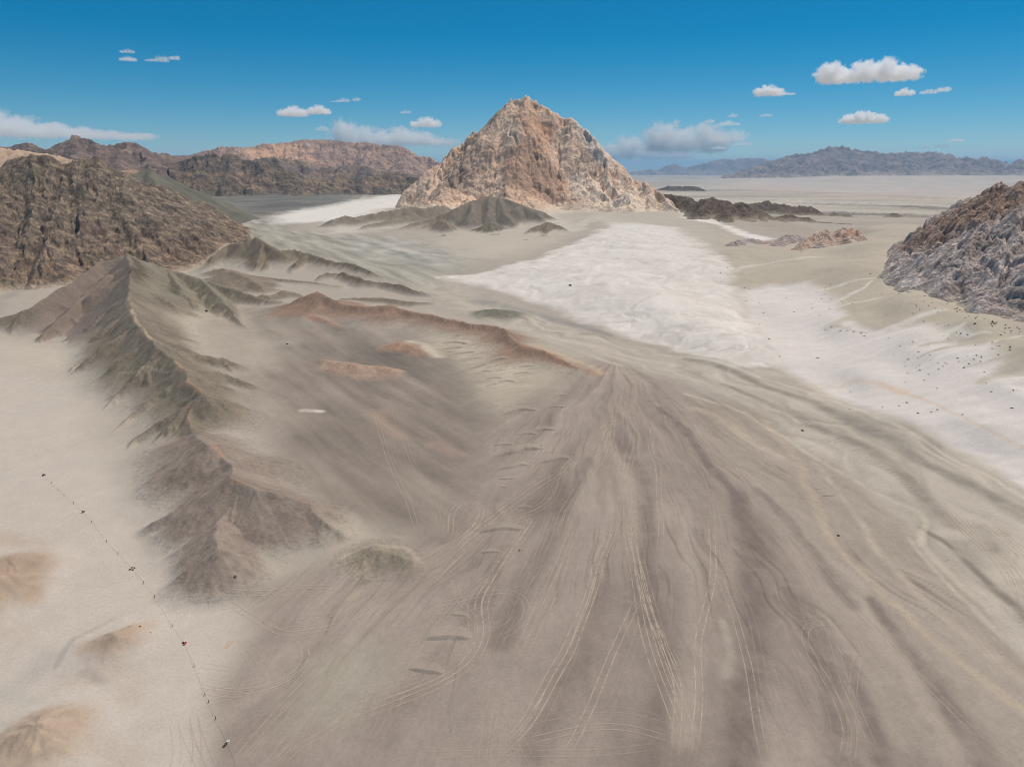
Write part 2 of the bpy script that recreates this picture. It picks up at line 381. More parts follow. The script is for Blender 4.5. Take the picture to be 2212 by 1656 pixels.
D3 = [LZh(1.1, 5, [(-120, 395, 1), (0, 410, 4), (110, 425, 4), (240, 435, 2.5), (330, 450, 2.5), (400, 480, .5)])]
add_hill('mound', 'flat reddish mound out in the grey basin', D3, .5, 2.5, 1.5, .4, .4, 7)
D4 = [LZh(1.1, 5, [(330, 300, 1), (370, 280, 4.5), (440, 300, 4), (540, 340, 2.5), (610, 380, .5)])]
add_hill('mound', 'small red mound with a pale sand tail in the grey basin', D4, .5, 2.5, 1.2, .3, .4, 7)
# small dark hill in the valley near the white lobe
D5 = [LZ(5, [(880, 95, 1), (920, 72, 5), (1000, 66, 6), (1080, 85, 4), (1150, 105, 1)])]
add_hill('mound', 'small dark green-grey mound in the valley floor by the white lobe', D5, .4, 3.0, 1.5, .4, .8, 9)
# dark hills at the foot of the pale peak
def LRs(k, pts): return LR(k, [(p[0], p[1], p[2] * (.915 if p[0] > 620 else .955)) for p in pts])
E = [LRs(2, [(280, 945, 1420), (440, 892, 1500), (560, 862, 1560), (680, 810, 1640), (770, 765, 1700), (840, 745, 1730), (905, 722, 1750), (1000, 742, 1740), (1100, 778, 1700), (1180, 822, 1640), (1240, 870, 1580)]),
     LRs(2, [(905, 722, 1750), (900, 800, 1660), (890, 850, 1600)]), LRs(2, [(960, 735, 1740), (1000, 830, 1620), (1060, 900, 1530)]), LRs(2, [(800, 755, 1710), (790, 830, 1610), (770, 860, 1570)]),
     LRs(2, [(1100, 778, 1700), (1060, 800, 1660)]), LRs(2, [(1090, 775, 1700), (1160, 800, 1720), (1250, 828, 1720)])]
add_hill('hill', 'dark olive-grey hill heaped with sand right below the pale peak', E, .75, 3.5, 1.2, .7, 1.1, 34, (22.0, .7), 40, (.55, .32, (0,)))
E2 = [LRs(2, [(330, 985, 1400), (410, 960, 1440), (520, 905, 1500), (600, 868, 1530), (640, 885, 1510), (660, 910, 1480)]), LRs(2, [(600, 868, 1530), (580, 930, 1440), (560, 970, 1400)]), LRs(2, [(600, 985, 1370), (625, 955, 1385), (645, 975, 1370)])]
add_hill('hill', 'brown ridge just left of the dark hill below the peak', E2, .75, 3.0, 1.0, .6, 1.0, 24, (14.0, .75), 30)
E3 = [LRs(2, [(70, 860, 1640), (140, 842, 1680), (260, 820, 1730), (350, 805, 1760), (440, 786, 1790), (490, 800, 1780)]), LRs(2, [(150, 905, 1500), (260, 880, 1560), (360, 850, 1620), (440, 830, 1660)]), LRs(2, [(500, 800, 1780), (560, 790, 1800), (620, 782, 1830)]), LRs(2, [(-60, 870, 1600), (20, 845, 1640), (80, 850, 1640)])]
add_hill('hill', 'low dark ridges lying on the white sand left of the peak', E3, .62, 3.0, 1.0, .6, 1.0, 26, (12.0, .8), 30)
E4 = [LRs(2, [(1130, 950, 1370), (1190, 910, 1420), (1260, 882, 1450), (1330, 905, 1420), (1395, 940, 1380)]), LRs(2, [(1260, 882, 1450), (1250, 940, 1370), (1240, 985, 1320)]), LRs(2, [(1180, 985, 1310), (1240, 960, 1325), (1300, 990, 1310)])]
add_hill('hill', 'small brown hill at the right end of the dark hills under the peak', E4, .75, 3.0, 1.0, .5, .8, 18, (10.0, .36), 24)
E5 = [LRs(2, [(865, 915, 1450), (912, 880, 1480), (970, 935, 1430)]), LRs(2, [(912, 880, 1480), (915, 925, 1430)])]
add_hill('mound', 'tiny dark cone in the sand in front of the dark hill', E5, .75, 3.0, 1.5, .5, 1.0, 18)
E6 = [LRs(2, [(900, 970, 1360), (940, 950, 1385), (980, 980, 1350)])]
add_hill('mound', 'tiny reddish cone below the dark cone in the sand', E6, .7, 3.0, 1.5, .5, 1.0, 16)
E7 = [LRs(2, [(770, 1082, 1130), (860, 1038, 1190), (930, 1055, 1170), (990, 1078, 1140), (1060, 1095, 1110)]), LRs(2, [(940, 1040, 1200), (1010, 1028, 1215), (1130, 990, 1270)])]
add_hill('mound', 'long thin dark mound lying on the sand above the white lobe', E7, .6, 3.0, 1.0, .4, .7, 16, (8.0, .34), 26)
print("hills", round(time.time() - T0, 1))
# ------------------------------------------------------------------ soils: colour of the ground as laid down by wind and water
lr_ = np.log(rg).astype(np.float32)
agf = ag.astype(np.float32)
K_ = 1000.0                      # scale of the (bearing, log distance) map
mapx, mapy = agf * K_, lr_ * K_
def mp(k, pts):
    out = []
    for p in Zp(k, pts):
        x, y = G(p[0], p[1]); out.append((math.atan2(x, y) * K_, math.log(math.hypot(x, y)) * K_))
    return out
jx = fbm(gx / 35, gy / 35, 4, 50); jy = fbm(gx / 35, gy / 35, 4, 60)
jbx = fbm(gx / 9, gy / 9, 3, 70)
def region(k, pts, soft, jit=10.0, fine=0.0):
    """inside (1) to outside (0) of an outline"""
    q = mp(k, pts)
    xs, ys = [a for a, b in q], [b for a, b in q]
    pad = soft * 2 + jit * 2
    sel = np.nonzero((mapx > min(xs) - pad) & (mapx < max(xs) + pad) & (mapy > min(ys) - pad) & (mapy < max(ys) + pad))
    out = np.zeros(mapx.shape, np.float32)
    x = mapx[sel] + jx[sel] * jit + jbx[sel] * fine; y = mapy[sel] + jy[sel] * jit - jbx[sel] * fine
    d = seg_dist(x, y, q, True)[0]
    ins = np.zeros(x.shape, bool)
    n = len(q)
    for i in range(n):
        (x0, y0), (x1, y1) = q[i], q[(i + 1) % n]
        c = ((y0 > y) != (y1 > y)) & (x < (x1 - x0) * (y - y0) / (y1 - y0 + 1e-12) + x0)
        ins ^= c
    sd = np.where(ins, d, -d)
    out[sel] = sstep(-soft, soft, sd)
    return out
def band(k, pts, width, soft=None, jit=4.0, w2=None):
    """soft-edged band along a line; width in map units, may taper"""
    q = mp(k, pts)
    n = len(q)
    if w2 is not None: q = [(a, b, width + (w2 - width) * i / (n - 1)) for i, (a, b) in enumerate(q)]
    xs, ys = [a[0] for a in q], [a[1] for a in q]
    pad = max(width, w2 or 0) * 2 + jit * 2
    sel = np.nonzero((mapx > min(xs) - pad) & (mapx < max(xs) + pad) & (mapy > min(ys) - pad) & (mapy < max(ys) + pad))
    out = np.zeros(mapx.shape, np.float32)
    x = mapx[sel] + jx[sel] * jit; y = mapy[sel] + jy[sel] * jit
    d, z, _, _ = seg_dist(x, y, q)
    w = z if w2 is not None else width
    out[sel] = (1 - sstep(0.15, 1.0, d / (w + 1e-6))) * (.62 + .38 * sstep(-.5, .35, jbx[sel] + jx[sel] * .6))
    return out
def paint(m, c, k=1.0):
    global alb
    m = np.clip(m * k, 0, 1)[..., None]
    alb = alb * (1 - m) + c * m
def var(m, lo, hi, n):
    """colour range between lo and hi driven by a noise n in -1..1"""
    global alb
    t = np.clip(n * .5 + .5, 0, 1)[..., None]
    c = lo * (1 - t) + hi * t
    mm = np.clip(m, 0, 1)[..., None]
    alb = alb * (1 - mm) + c * mm
LOBE = [(955, 600), (1060, 585), (1160, 560), (1250, 520), (1300, 495), (1400, 485), (1470, 490), (1560, 550), (1590, 640), (1640, 720), (1700, 800), (1600, 790), (1500, 765), (1400, 735), (1320, 715), (1180, 660), (1080, 625)]
ground += region(0, LOBE, 40, 14) * 1.6 + region(0, [(1120, 590), (1250, 540), (1400, 510), (1500, 560), (1540, 660), (1560, 730), (1400, 700), (1250, 655)], 70, 20) * 6.0
alb = np.empty(mapx.shape + (3,), np.float32); alb[:] = C(178, 168, 156)
ones = np.ones(mapx.shape, np.float32)

# flow coordinates: fan spreading from the end of the red ridge
ap = G(1330, 770)
fx, fy = gx - ap[0], gy - ap[1]
fan_a, fan_r = np.arctan2(fx, -fy), np.hypot(fx, fy)
warp = fbm(gx / 60, gy / 60, 3, 80)
fan_b = sstep(-.55, .5, fbm(gx / 45 + 7, gy / 45, 3, 97))
fan = fbm(fan_a * 13 + warp * .5, fan_r / 90, 4, 90) * (.35 + .65 * fan_b)
fan2 = fbm(fan_a * 46 + warp * 2, fan_r / 60, 3, 95)
n_big = fbm(gx / 70, gy / 70, 4, 100); n_mid = fbm(gx / 18, gy / 18, 4, 110); n_fin = fbm(gx / 3.5, gy / 3.5, 3, 120)
# streaks across the basin (upper left to lower right)
def streak(ang, lx_, ly_, s, o=4):
    c, sn = math.cos(ang), math.sin(ang)
    u, v = gx * c + gy * sn, -gx * sn + gy * c
    return fbm(u / lx_, v / ly_, o, s)
def heading(k, a, b):
    p, q = GZ(k, [a, b]); return math.atan2(q[1] - p[1], q[0] - p[0])
# wadi centre line
wadi = np.array([G(*p) for p in [(560, 480), (700, 545), (860, 600), (980, 640), (1100, 690), (1300, 755), (1500, 820), (1700, 905), (1900, 1010), (2080, 1140), (2212, 1290), (2400, 1560)]])
wd, _, wside, ws = seg_dist(gx.astype(float), gy.astype(float), wadi)
wdist = wd * wside
wbrk = sstep(-.5, .5, fbm(gx / 38, gy / 38, 3, 145))
flow = fbm(wdist / 9 + warp * 2.6, ws / 100, 4, 130) * (.4 + .6 * wbrk); flow2 = fbm(wdist / 3.2 + warp * 4, ws / 45, 3, 140) * (.3 + .7 * wbrk)

# far plain
far = sstep(1500, 3000, rg)
fs = fbm(gx / 1500, gy / 260, 4, 150)
var(far, C(160, 150, 136), C(202, 190, 174), fs * 1.3)
var(region(3, [(200, 330), (2208, 300), (2208, 480), (1500, 470), (900, 430), (200, 390)], 60, 20), C(188, 174, 160), C(210, 196, 182), fs)
for b, cc, kk in [([(1000, 490), (1400, 500), (1700, 525)], (120, 114, 106), .9), ([(600, 560), (1000, 545), (1500, 570), (1900, 600)], (118, 112, 102), .8), ([(100, 460), (500, 480), (900, 500)], (206, 196, 182), .8), ([(700, 470), (1200, 490), (1700, 510)], (206, 197, 184), .8),
                  ([(1000, 530), (1500, 545), (1700, 555)], (196, 186, 172), .9), ([(200, 400), (900, 420), (1500, 450)], (150, 138, 126), .5), ([(600, 400), (1300, 440)], (196, 172, 156), .5)]:
    paint(band(3, b, 60, jit=30), C(*cc), kk)
# left valley floor
paint(region(1, [(1250, 570), (1700, 560), (2208, 540), (2400, 560), (2208, 640), (1750, 700), (1800, 790), (1650, 750), (1400, 640)], 40, 20), C(112, 110, 104), .95)
var(region(1, [(1300, 560), (2300, 540), (2300, 680), (1700, 720), (1400, 640)], 40, 20) * .6, C(92, 92, 90), C(150, 144, 132), fbm(gx / 220, gy / 90, 4, 151) * 1.6)
# valley between the mountains, grey green with pale streaks
hv = heading(0, (560, 470), (740, 540))
st_v = streak(hv, 160, 16, 160)
vm = region(0, [(470, 470), (600, 470), (640, 500), (760, 500), (960, 540), (1000, 600), (960, 640), (800, 590), (640, 540), (540, 520), (470, 560), (330, 600), (420, 560)], 30, 15)
var(vm, C(140, 137, 126), C(190, 182, 168), st_v * 1.5)
paint(region(0, [(0, 640), (130, 600), (210, 570), (205, 560), (0, 650), (0, 680)], 14, 8), C(160, 150, 142))
paint(band(0, [(330, 600), (400, 570), (460, 535), (520, 525)], 30, jit=14), C(192, 182, 168), .9)
# sand around the dark hills under the peak
paint(region(2, [(620, 960), (1000, 830), (1350, 760), (1500, 780), (1450, 960), (1300, 1010), (1080, 1090), (700, 1130), (560, 1030)], 45, 18), C(194, 184, 170), .95)
var(region(2, [(0, 970), (400, 990), (620, 1040), (760, 1120), (640, 1180), (300, 1130), (0, 1060)], 40, 25), C(146, 145, 138), C(196, 189, 178), streak(hv, 90, 22, 165) * 1.7)
paint(region(0, [(850, 440), (900, 424), (1100, 428), (1300, 430), (1470, 440), (1510, 480), (1400, 466), (1260, 456), (1000, 452)], 24, 20), C(214, 200, 184), .6)
# white sand strip left of the peak
paint(region(2, [(-420, 850), (0, 770), (380, 715), (560, 760), (480, 800), (300, 800), (0, 860), (-100, 880), (-380, 900)], 22, 12, 6), C(226, 220, 212))
paint(region(2, [(-100, 900), (300, 880), (420, 860), (420, 890), (100, 950), (-100, 960)], 25, 18), C(206, 199, 188), .8)
# basin in the middle
hb = heading(5, (0, 520), (900, 1100))
st_b = streak(hb, 90, 11, 170); st_b2 = streak(hb, 40, 4, 171)
bm_ = region(0, [(400, 690), (540, 665), (640, 690), (760, 705), (900, 722), (990, 760), (1045, 860), (1080, 1000), (1040, 1130), (900, 1170), (720, 1100), (600, 1010), (560, 900), (500, 800)], 60, 30)
var(bm_, C(122, 113, 104), C(162, 149, 138), st_b * 1.2 + n_big * .5)
paint(region(0, [(330, 640), (500, 660), (640, 740), (600, 800), (480, 780), (380, 720)], 55, 25), C(184, 173, 159), .75)
paint(region(0, [(470, 830), (600, 830), (640, 900), (580, 960), (500, 900)], 55, 25), C(168, 156, 145), .6)
paint(band(0, [(730, 700), (760, 730), (800, 770), (900, 800)], 40, jit=20), C(118, 114, 106), .55)
# dark belt beside the ripples
paint(band(0, [(968, 760), (1000, 830), (1040, 900), (1065, 980), (1070, 1050), (1060, 1150), (1050, 1230)], 42, jit=8, w2=50), C(139, 129, 119), .85)
# sandy tongue with the ripples
paint(region(5, [(640, 210), (900, 250), (1000, 380), (1300, 440), (1650, 520), (1500, 620), (1350, 760), (1150, 780), (980, 690), (880, 520), (760, 380), (650, 330)], 45, 18), C(186, 174, 156), .85)
var(region(5, [(640, 210), (900, 230), (960, 330), (1250, 450), (1180, 560), (930, 580), (880, 480), (760, 380), (650, 340)], 30, 18) * .7, C(160, 150, 134), C(212, 202, 184), streak(heading(5, (830, 455), (1100, 390)), 22, 2.6, 172) * 1.6)
# brown gravel fan in the foreground
fanm = region(0, [(1330, 770), (1480, 840), (1640, 900), (1800, 1010), (2000, 1180), (2212, 1430), (2400, 1700), (1700, 2300), (300, 2300), (440, 1656), (480, 1420), (550, 1290), (690, 1215), (850, 1165), (940, 1130), (1020, 1030), (1060, 920), (1150, 850)], 45, 18)
var(fanm, C(132, 120, 112), C(176, 162, 151), fan * 1.2 + n_big * .35 + .12)
paint(fanm * region(0, [(1500, 870), (1700, 930), (1900, 1080), (2212, 1400), (2400, 1700), (2100, 1700), (1900, 1450), (1750, 1250), (1600, 1020)], 60, 25), C(180, 168, 155), .5)
chan = sstep(.93, .995, 1 - np.abs(fbm(fan_a * 21 + warp * .5, fan_r / 170, 3, 98))) * sstep(-.35, .3, fbm(gx / 55, gy / 55, 2, 99))
chan2 = sstep(.90, .99, 1 - np.abs(fbm(fan_a * 48 + warp * .9, fan_r / 120, 3, 198))) * sstep(-.1, .5, fbm(gx / 40 + 3, gy / 40, 2, 199))
gflow = fbm(fan_a * 150, fan_r / 11, 3, 197)
paint(fanm * sstep(.1, .9, fan2) * sstep(90, 300, rg), C(176, 163, 150), .45)
paint(fanm * chan * sstep(110, 190, rg), C(130, 118, 110), .38)
paint(fanm * chan2 * sstep(110, 190, rg), C(136, 124, 116), .32)
# dark gullies and pale shoulders on the fan
for pts, w, w2, c, k in [
    ([(1595, 1070), (1622, 1180), (1632, 1300), (1620, 1420), (1600, 1560), (1590, 1680)], 24, 56, (122, 111, 105), .78),
    ([(1330, 920), (1370, 1000), (1400, 1080), (1405, 1150), (1395, 1230), (1390, 1330)], 16, 36, (128, 116, 109), .7),
    ([(1430, 880), (1500, 960), (1560, 1040), (1600, 1080)], 8, 16, (126, 114, 109), .8),
    ([(1640, 1060), (1700, 1120), (1760, 1200), (1810, 1270), (1840, 1310)], 12, 22, (126, 115, 109), .65),
    ([(1700, 1270), (1750, 1370), (1790, 1450), (1810, 1560), (1840, 1680)], 14, 40, (130, 118, 111), .7),
    ([(1880, 1290), (1960, 1400), (2040, 1500), (2110, 1600), (2160, 1700)], 14, 42, (122, 111, 106), .78),
    ([(1830, 1420), (1880, 1530), (1910, 1640)], 14, 30, (128, 116, 110), .75),
    ([(1270, 990), (1230, 1080), (1180, 1180), (1120, 1290), (1090, 1390)], 14, 36, (130, 118, 110), .75),
    ([(1300, 1260), (1270, 1400), (1210, 1490), (1150, 1620)], 22, 60, (134, 121, 113), .7),
    ([(1420, 1300), (1440, 1430), (1420, 1560), (1400, 1680)], 20, 44, (132, 120, 112), .7),
    ([(1090, 1180), (1060, 1260), (1010, 1330)], 18, 34, (132, 120, 112), .7),
    ([(960, 1400), (900, 1480), (820, 1600)], 24, 60, (142, 129, 120), .6),
    ([(1480, 1130), (1505, 1260), (1500, 1400), (1480, 1600)], 14, 40, (176, 163, 151), .6),
    ([(1700, 1180), (1760, 1300), (1850, 1430), (1960, 1600)], 10, 30, (174, 161, 149), .5),
    ([(1760, 930), (1860, 1000), (1960, 1090), (2000, 1130), (1985, 1170), (2060, 1250), (2220, 1410)], 5, 12, (200, 190, 174), .8),
    ([(1750, 1000), (1830, 1100), (1900, 1200), (2000, 1300), (2220, 1480)], 6, 14, (190, 178, 162), .7),
    ([(1640, 900), (1700, 960), (1740, 1050), (1790, 1160), (1900, 1280), (2060, 1420), (2220, 1540)], 10, 14, (188, 172, 152), .7),
    ([(1560, 1340), (1572, 1400), (1566, 1460)], 11, 12, (178, 166, 154), .7),
    ([(1500, 880), (1580, 920), (1680, 990)], 14, 14, (194, 180, 160), .6)]:
    paint(band(0, pts, w, jit=9, w2=w2), C(*c), k)
# wadi bed
wm = region(0, [(900, 610), (1010, 600), (1040, 640), (1180, 690), (1330, 730), (1520, 770), (1700, 810), (1900, 890), (2212, 1040), (2400, 1150), (2800, 1450), (2800, 2200), (2400, 1720), (2212, 1420), (2000, 1170), (1800, 1000), (1640, 890), (1480, 830), (1340, 780), (1200, 735), (1050, 690), (960, 655)], 22, 12)
var(wm, C(158, 149, 138), C(202, 192, 178), flow * 1.4 + .15)
paint(wm * sstep(.15, .8, flow2), C(204, 195, 182), .5)
paint(wm * sstep(.25, .9, -flow2) * sstep(.0, .6, -flow), C(124, 117, 110), .6)
for pts, w, w2, c, k in [
    ([(1040, 650), (1150, 675), (1260, 705), (1320, 725)], 26, 8, (148, 146, 142), .8),
    ([(960, 640), (1010, 660), (1060, 690), (1200, 740), (1340, 790)], 14, 10, (190, 181, 166), .9),
    ([(1480, 775), (1640, 830), (1760, 870), (1880, 930), (2000, 1000), (2120, 1060), (2230, 1120)], 10, 30, (134, 128, 119), .75),
    ([(1560, 830), (1700, 890), (1860, 960), (1960, 1030), (2050, 1130)], 8, 22, (140, 128, 118), .7),
    ([(1480, 770), (1640, 815), (1780, 855), (1900, 905), (2020, 965), (2150, 1035), (2240, 1090)], 4, 8, (212, 204, 190), .6),
    ([(1700, 805), (1850, 870), (2000, 930), (2100, 980), (2220, 1050)], 5, 12, (190, 182, 166), .7),
    ([(1990, 1140), (2040, 1170), (2090, 1210), (2212, 1330), (2300, 1430)], 6, 16, (122, 112, 104), .75),
    ([(1480, 850), (1600, 890), (1700, 945), (1790, 1010), (1880, 1060), (1980, 1100), (2000, 1130), (1990, 1170)], 5, 8, (200, 190, 172), .7),
    ([(1960, 1160), (2060, 1280), (2160, 1370), (2280, 1480)], 5, 10, (196, 188, 172), .7)]:
    paint(band(0, pts, w, jit=5, w2=w2), C(*c), k)
# left sand sea
sandm = region(0, [(-200, 800), (0, 790), (140, 815), (205, 890), (230, 960), (300, 1050), (330, 1180), (430, 1270), (520, 1330), (500, 1420), (450, 1540), (430, 1700), (380, 2300), (-600, 2300), (-400, 1200)], 45, 16)
paint(sandm, C(199, 188, 177), .97)
paint(sandm * sstep(.1, .8, n_big), C(190, 182, 172), .35)
paint(region(1, [(-100, 1500), (540, 1520), (540, 1600), (400, 1700), (-100, 1760)], 25, 10), C(196, 186, 172), .9)
for pts, w, c, k in [([(0, 1160), (60, 1180), (90, 1230), (60, 1300)], 26, (184, 164, 146), .45), ([(0, 1220), (50, 1250), (70, 1290)], 18, (192, 164, 138), .5), ([(-20, 1330), (40, 1380)], 30, (192, 176, 158), .4),
                     ([(190, 1390), (250, 1370), (320, 1350)], 22, (190, 166, 142), .5), ([(180, 1470), (260, 1440), (280, 1500)], 36, (192, 176, 158), .45), ([(190, 1450), (220, 1470)], 16, (164, 152, 146), .6),
                     ([(20, 1640), (80, 1590), (140, 1560)], 26, (190, 166, 142), .5), ([(-20, 1600), (60, 1570), (150, 1545)], 14, (150, 136, 124), .6), ([(60, 1640), (200, 1600), (300, 1640)], 40, (190, 173, 155), .4),
                     ([(100, 1420), (60, 1470), (0, 1500)], 30, (178, 172, 166), .6), ([(120, 1440), (160, 1380), (240, 1340)], 8, (162, 156, 150), .5), ([(0, 1500), (60, 1520)], 20, (178, 176, 164), .6)]:
    paint(band(0, pts, w, jit=10), C(*c), k)
# white lobe below the peak
lobe = region(0, [(955, 600), (1060, 585), (1160, 560), (1250, 520), (1300, 495), (1400, 485), (1470, 490), (1560, 550), (1590, 640), (1640, 720), (1700, 800), (1600, 790), (1500, 765), (1400, 735), (1320, 715), (1180, 660), (1080, 625)], 12, 15, 6)
n_l = fbm(gx / 40 + warp, gy / 60, 4, 180)
hl = heading(0, (1300, 560), (1480, 740))
crack = np.abs(fbm(gx / 26 + jx * .8, gy / 38 + jy * .8, 3, 185)); crack2 = np.abs(fbm(gx / 20 + jx * 1.2, gy / 30 + jy * 1.2, 3, 188))
lapx = G(1345, 462); lfx, lfy = gx - lapx[0], gy - lapx[1]
l_a, l_r = np.arctan2(lfx, -lfy), np.hypot(lfx, lfy)
l_n = fbm(l_a * 9 + warp * .8 + jx * .25, l_r / 130, 4, 185); l_n2 = fbm(l_a * 24 + warp * .9 + jx * .35, l_r / 130, 3, 188)
l_ch = 1 - sstep(.0, .07, np.abs(l_n)); l_ch2 = 1 - sstep(.0, .07, np.abs(l_n2))
var(lobe, C(214, 206, 198), C(230, 223, 216), n_l * 1.0 + l_n * .8)
low_l = region(0, [(1150, 640), (1350, 640), (1500, 700), (1700, 790), (1500, 765), (1330, 720)], 40, 20)
paint(lobe * l_ch * (.4 + .6 * low_l), C(184, 177, 170), .6)
paint(lobe * l_ch2 * (.22 + low_l * .8) * sstep(-.3, .4, n_mid), C(168, 164, 160), .5)
paint(lobe * sstep(.3, .9, fbm(gx / 34, gy / 46, 3, 190)), C(208, 197, 185), .35)
l_f = fbm(l_a * 75 + warp * 2, l_r / 45, 3, 192)
paint(lobe * sstep(.15, .7, l_f), C(200, 191, 181), .5)
paint(lobe * sstep(.2, .7, -l_f), C(236, 229, 222), .5)
paint(region(0, [(1280, 470), (1320, 460), (1400, 490), (1330, 500)], 18, 14), C(224, 217, 208), .9)
paint(band(0, [(1150, 450), (1210, 480), (1240, 500), (1300, 470)], 16, jit=16), C(214, 206, 194), .6)
# pale sand between peak and lobe, right hand green sand
paint(region(0, [(1250, 440), (1400, 440), (1480, 465), (1560, 500), (1620, 530), (1540, 550), (1460, 490), (1300, 480)], 24, 12), C(189, 180, 166), .95)
hr = heading(0, (1800, 700), (2000, 640))
st_r = streak(hr, 130, 13, 200); st_r2 = streak(hr, 60, 5, 205)
greens = region(0, [(1540, 500), (1620, 520), (1700, 525), (1790, 520), (1880, 500), (1940, 480), (2050, 520), (2060, 640), (2212, 720), (2400, 720), (2800, 720), (2800, 940), (2400, 900), (2212, 840), (2080, 790), (1960, 740), (1860, 690), (1760, 640), (1640, 640), (1590, 610)], 14, 10)
paint(greens, C(188, 178, 162))
white = region(0, [(1590, 630), (1660, 615), (1750, 612), (1800, 640), (1830, 690), (1900, 720), (2010, 700), (2100, 740), (2212, 800), (2400, 830), (2800, 900), (2800, 1480), (2400, 1170), (2212, 1050), (2080, 975), (1900, 890), (1760, 835), (1690, 800), (1640, 730)], 16, 10)
paint(white, C(219, 211, 205))
tr = np.clip(greens + white, 0, 1)
edge = sstep(.05, .95, greens) * sstep(.05, .95, white)
for b, w, w2 in [([(1760, 630), (1830, 610), (1890, 600)], 10, 3), ([(1800, 655), (1860, 625), (1890, 605)], 8, 2), ([(1750, 690), (1830, 660), (1900, 640)], 8, 4),
                 ([(1900, 720), (1980, 690), (2040, 670)], 20, 6), ([(2010, 730), (2080, 700)], 16, 5), ([(2060, 710), (2100, 720), (2140, 715)], 10, 6), ([(2100, 760), (2212, 720)], 8, 4)]:
    paint(band(0, b, w, jit=7, w2=w2), C(220, 213, 204), .95)
paint(band(0, [(1575, 583), (1650, 572), (1770, 556)], 10, jit=18, w2=12), C(214, 206, 196), .7)
for b, w, w2 in [([(1790, 705), (1880, 670), (1960, 640)], 14, 26), ([(1800, 707), (1870, 720)], 4, 3), ([(2000, 765), (2100, 735), (2212, 730)], 4, 26), ([(2120, 830), (2212, 775), (2300, 740)], 8, 40), ([(2080, 790), (2140, 770), (2212, 760)], 3, 10), ([(1990, 745), (2060, 730)], 4, 6)]:
    paint(band(0, b, w, jit=7, w2=w2), C(190, 181, 164), .9)
paint(white * sstep(.35, .9, st_r), C(202, 194, 178), .45)
paint(white * sstep(.3, .9, st_r2), C(206, 199, 190), .4)
paint(white * sstep(.2, .8, -st_r), C(226, 219, 214), .5)
paint(greens * sstep(.3, .9, st_r2) * .5, C(200, 193, 172), .6)
paint(band('s', [(450, 1060), (700, 1100), (900, 1180), (1200, 1280), (1500, 1420), (1800, 1548), (2212, 1760)], 7, jit=3, w2=5), C(214, 192, 170), .7)
paint(band('s', [(700, 1110), (860, 1160), (960, 1190)], 12, jit=6), C(218, 190, 164), .6)
paint(band('s', [(0, 1130), (300, 1090), (500, 1060)], 12, jit=10), C(214, 198, 180), .4)
paint(region(0, [(1540, 520), (1640, 530), (1640, 560), (1560, 560)], 20, 12) * sstep(-.2, .6, streak(heading(0, (1540, 540), (1620, 560)), 60, 5, 211)), C(170, 163, 146), .6)
# far side of the saddle
paint(region(3, [(0, 540), (150, 570), (420, 680), (600, 715), (520, 730), (350, 690), (200, 620), (0, 580)], 8, 6), C(228, 221, 214))
paint(region(3, [(380, 560), (700, 620), (1150, 660), (1300, 655), (1150, 700), (700, 690), (480, 640)], 18, 10), C(172, 160, 146), .9)

# rock of the hills, dark where it stands out of the sand
HC = {1: ((112, 104, 92), (150, 138, 121)), 2: ((134, 120, 111), (166, 150, 137)), 3: ((120, 116, 104), (176, 162, 142)), 4: ((156, 136, 120), (196, 173, 150)), 5: ((164, 144, 128), (194, 173, 153)), 6: ((156, 139, 126), (196, 173, 151)),
      7: ((98, 90, 79), (142, 129, 111)), 8: ((118, 107, 96), (154, 140, 123)), 9: ((136, 112, 98), (168, 140, 121)), 10: ((148, 120, 105), (174, 144, 126)), 11: ((168, 142, 124), (188, 162, 142)), 12: ((164, 132, 112), (186, 154, 132)), 13: ((104, 104, 94), (140, 136, 122)),
      14: ((106, 99, 89), (142, 131, 117)), 15: ((118, 107, 94), (150, 136, 119)), 16: ((118, 110, 98), (150, 139, 124)), 17: ((112, 100, 87), (146, 131, 113)), 18: ((98, 94, 82), (126, 118, 102)), 19: ((136, 116, 98), (160, 138, 118)), 20: ((110, 106, 92), (142, 134, 116))}
for hid, _, _ in HILLS:
    m = (hill_id == hid)
    hmask = m * sstep(.4, {1: 4.6, 2: 4.2, 7: 6.0, 9: 3.0, 14: 8.0, 16: 9.0, 15: 7.0, 10: 2.4}.get(hid, 3.4 if hid not in (15, 16) else 6.0), hill_h + n_mid * (1.2 if hid not in (2, 3, 4, 5, 6, 9) else .35) - .2)
    lo, hi = HC.get(hid, ((110, 104, 92), (144, 134, 118)))
    var(hmask * .92, C(*lo), C(*hi), n_mid * .9 + n_fin * .5)
# greenish and purple tints along the near ridge, rust on crests
paint((hill_id == 1) * region(1, [(880, 970), (1250, 1100), (1600, 1200), (1500, 1320), (1150, 1250), (900, 1180), (860, 1080)], 25, 15), C(143, 137, 120), .6)
paint((hill_id == 1) * region(1, [(820, 940), (860, 1050), (640, 1400), (400, 1560), (60, 1560), (300, 1250), (600, 1030)], 25, 15), C(134, 119, 112), .7)
paint((hill_id == 1) * region(1, [(830, 1060), (880, 1010), (950, 1060), (930, 1110), (860, 1130)], 8, 8, 6), C(86, 74, 62), .75)
paint((hill_id == 1) * region(1, [(1040, 1080), (1150, 1160), (1280, 1260), (1200, 1280), (1080, 1180)], 14, 16, 8) * sstep(0, .5, n_mid), C(96, 92, 80), .8)
paint((hill_id == 1) * region(1, [(1080, 1330), (1350, 1350), (1560, 1440), (1400, 1480), (1150, 1420)], 35, 20), C(188, 177, 160), .7)
for b in [[(820, 1240), (880, 1390), (960, 1480), (995, 1515)]]:
    paint(band(1, b, 4.5, jit=2), C(186, 166, 142), .8)
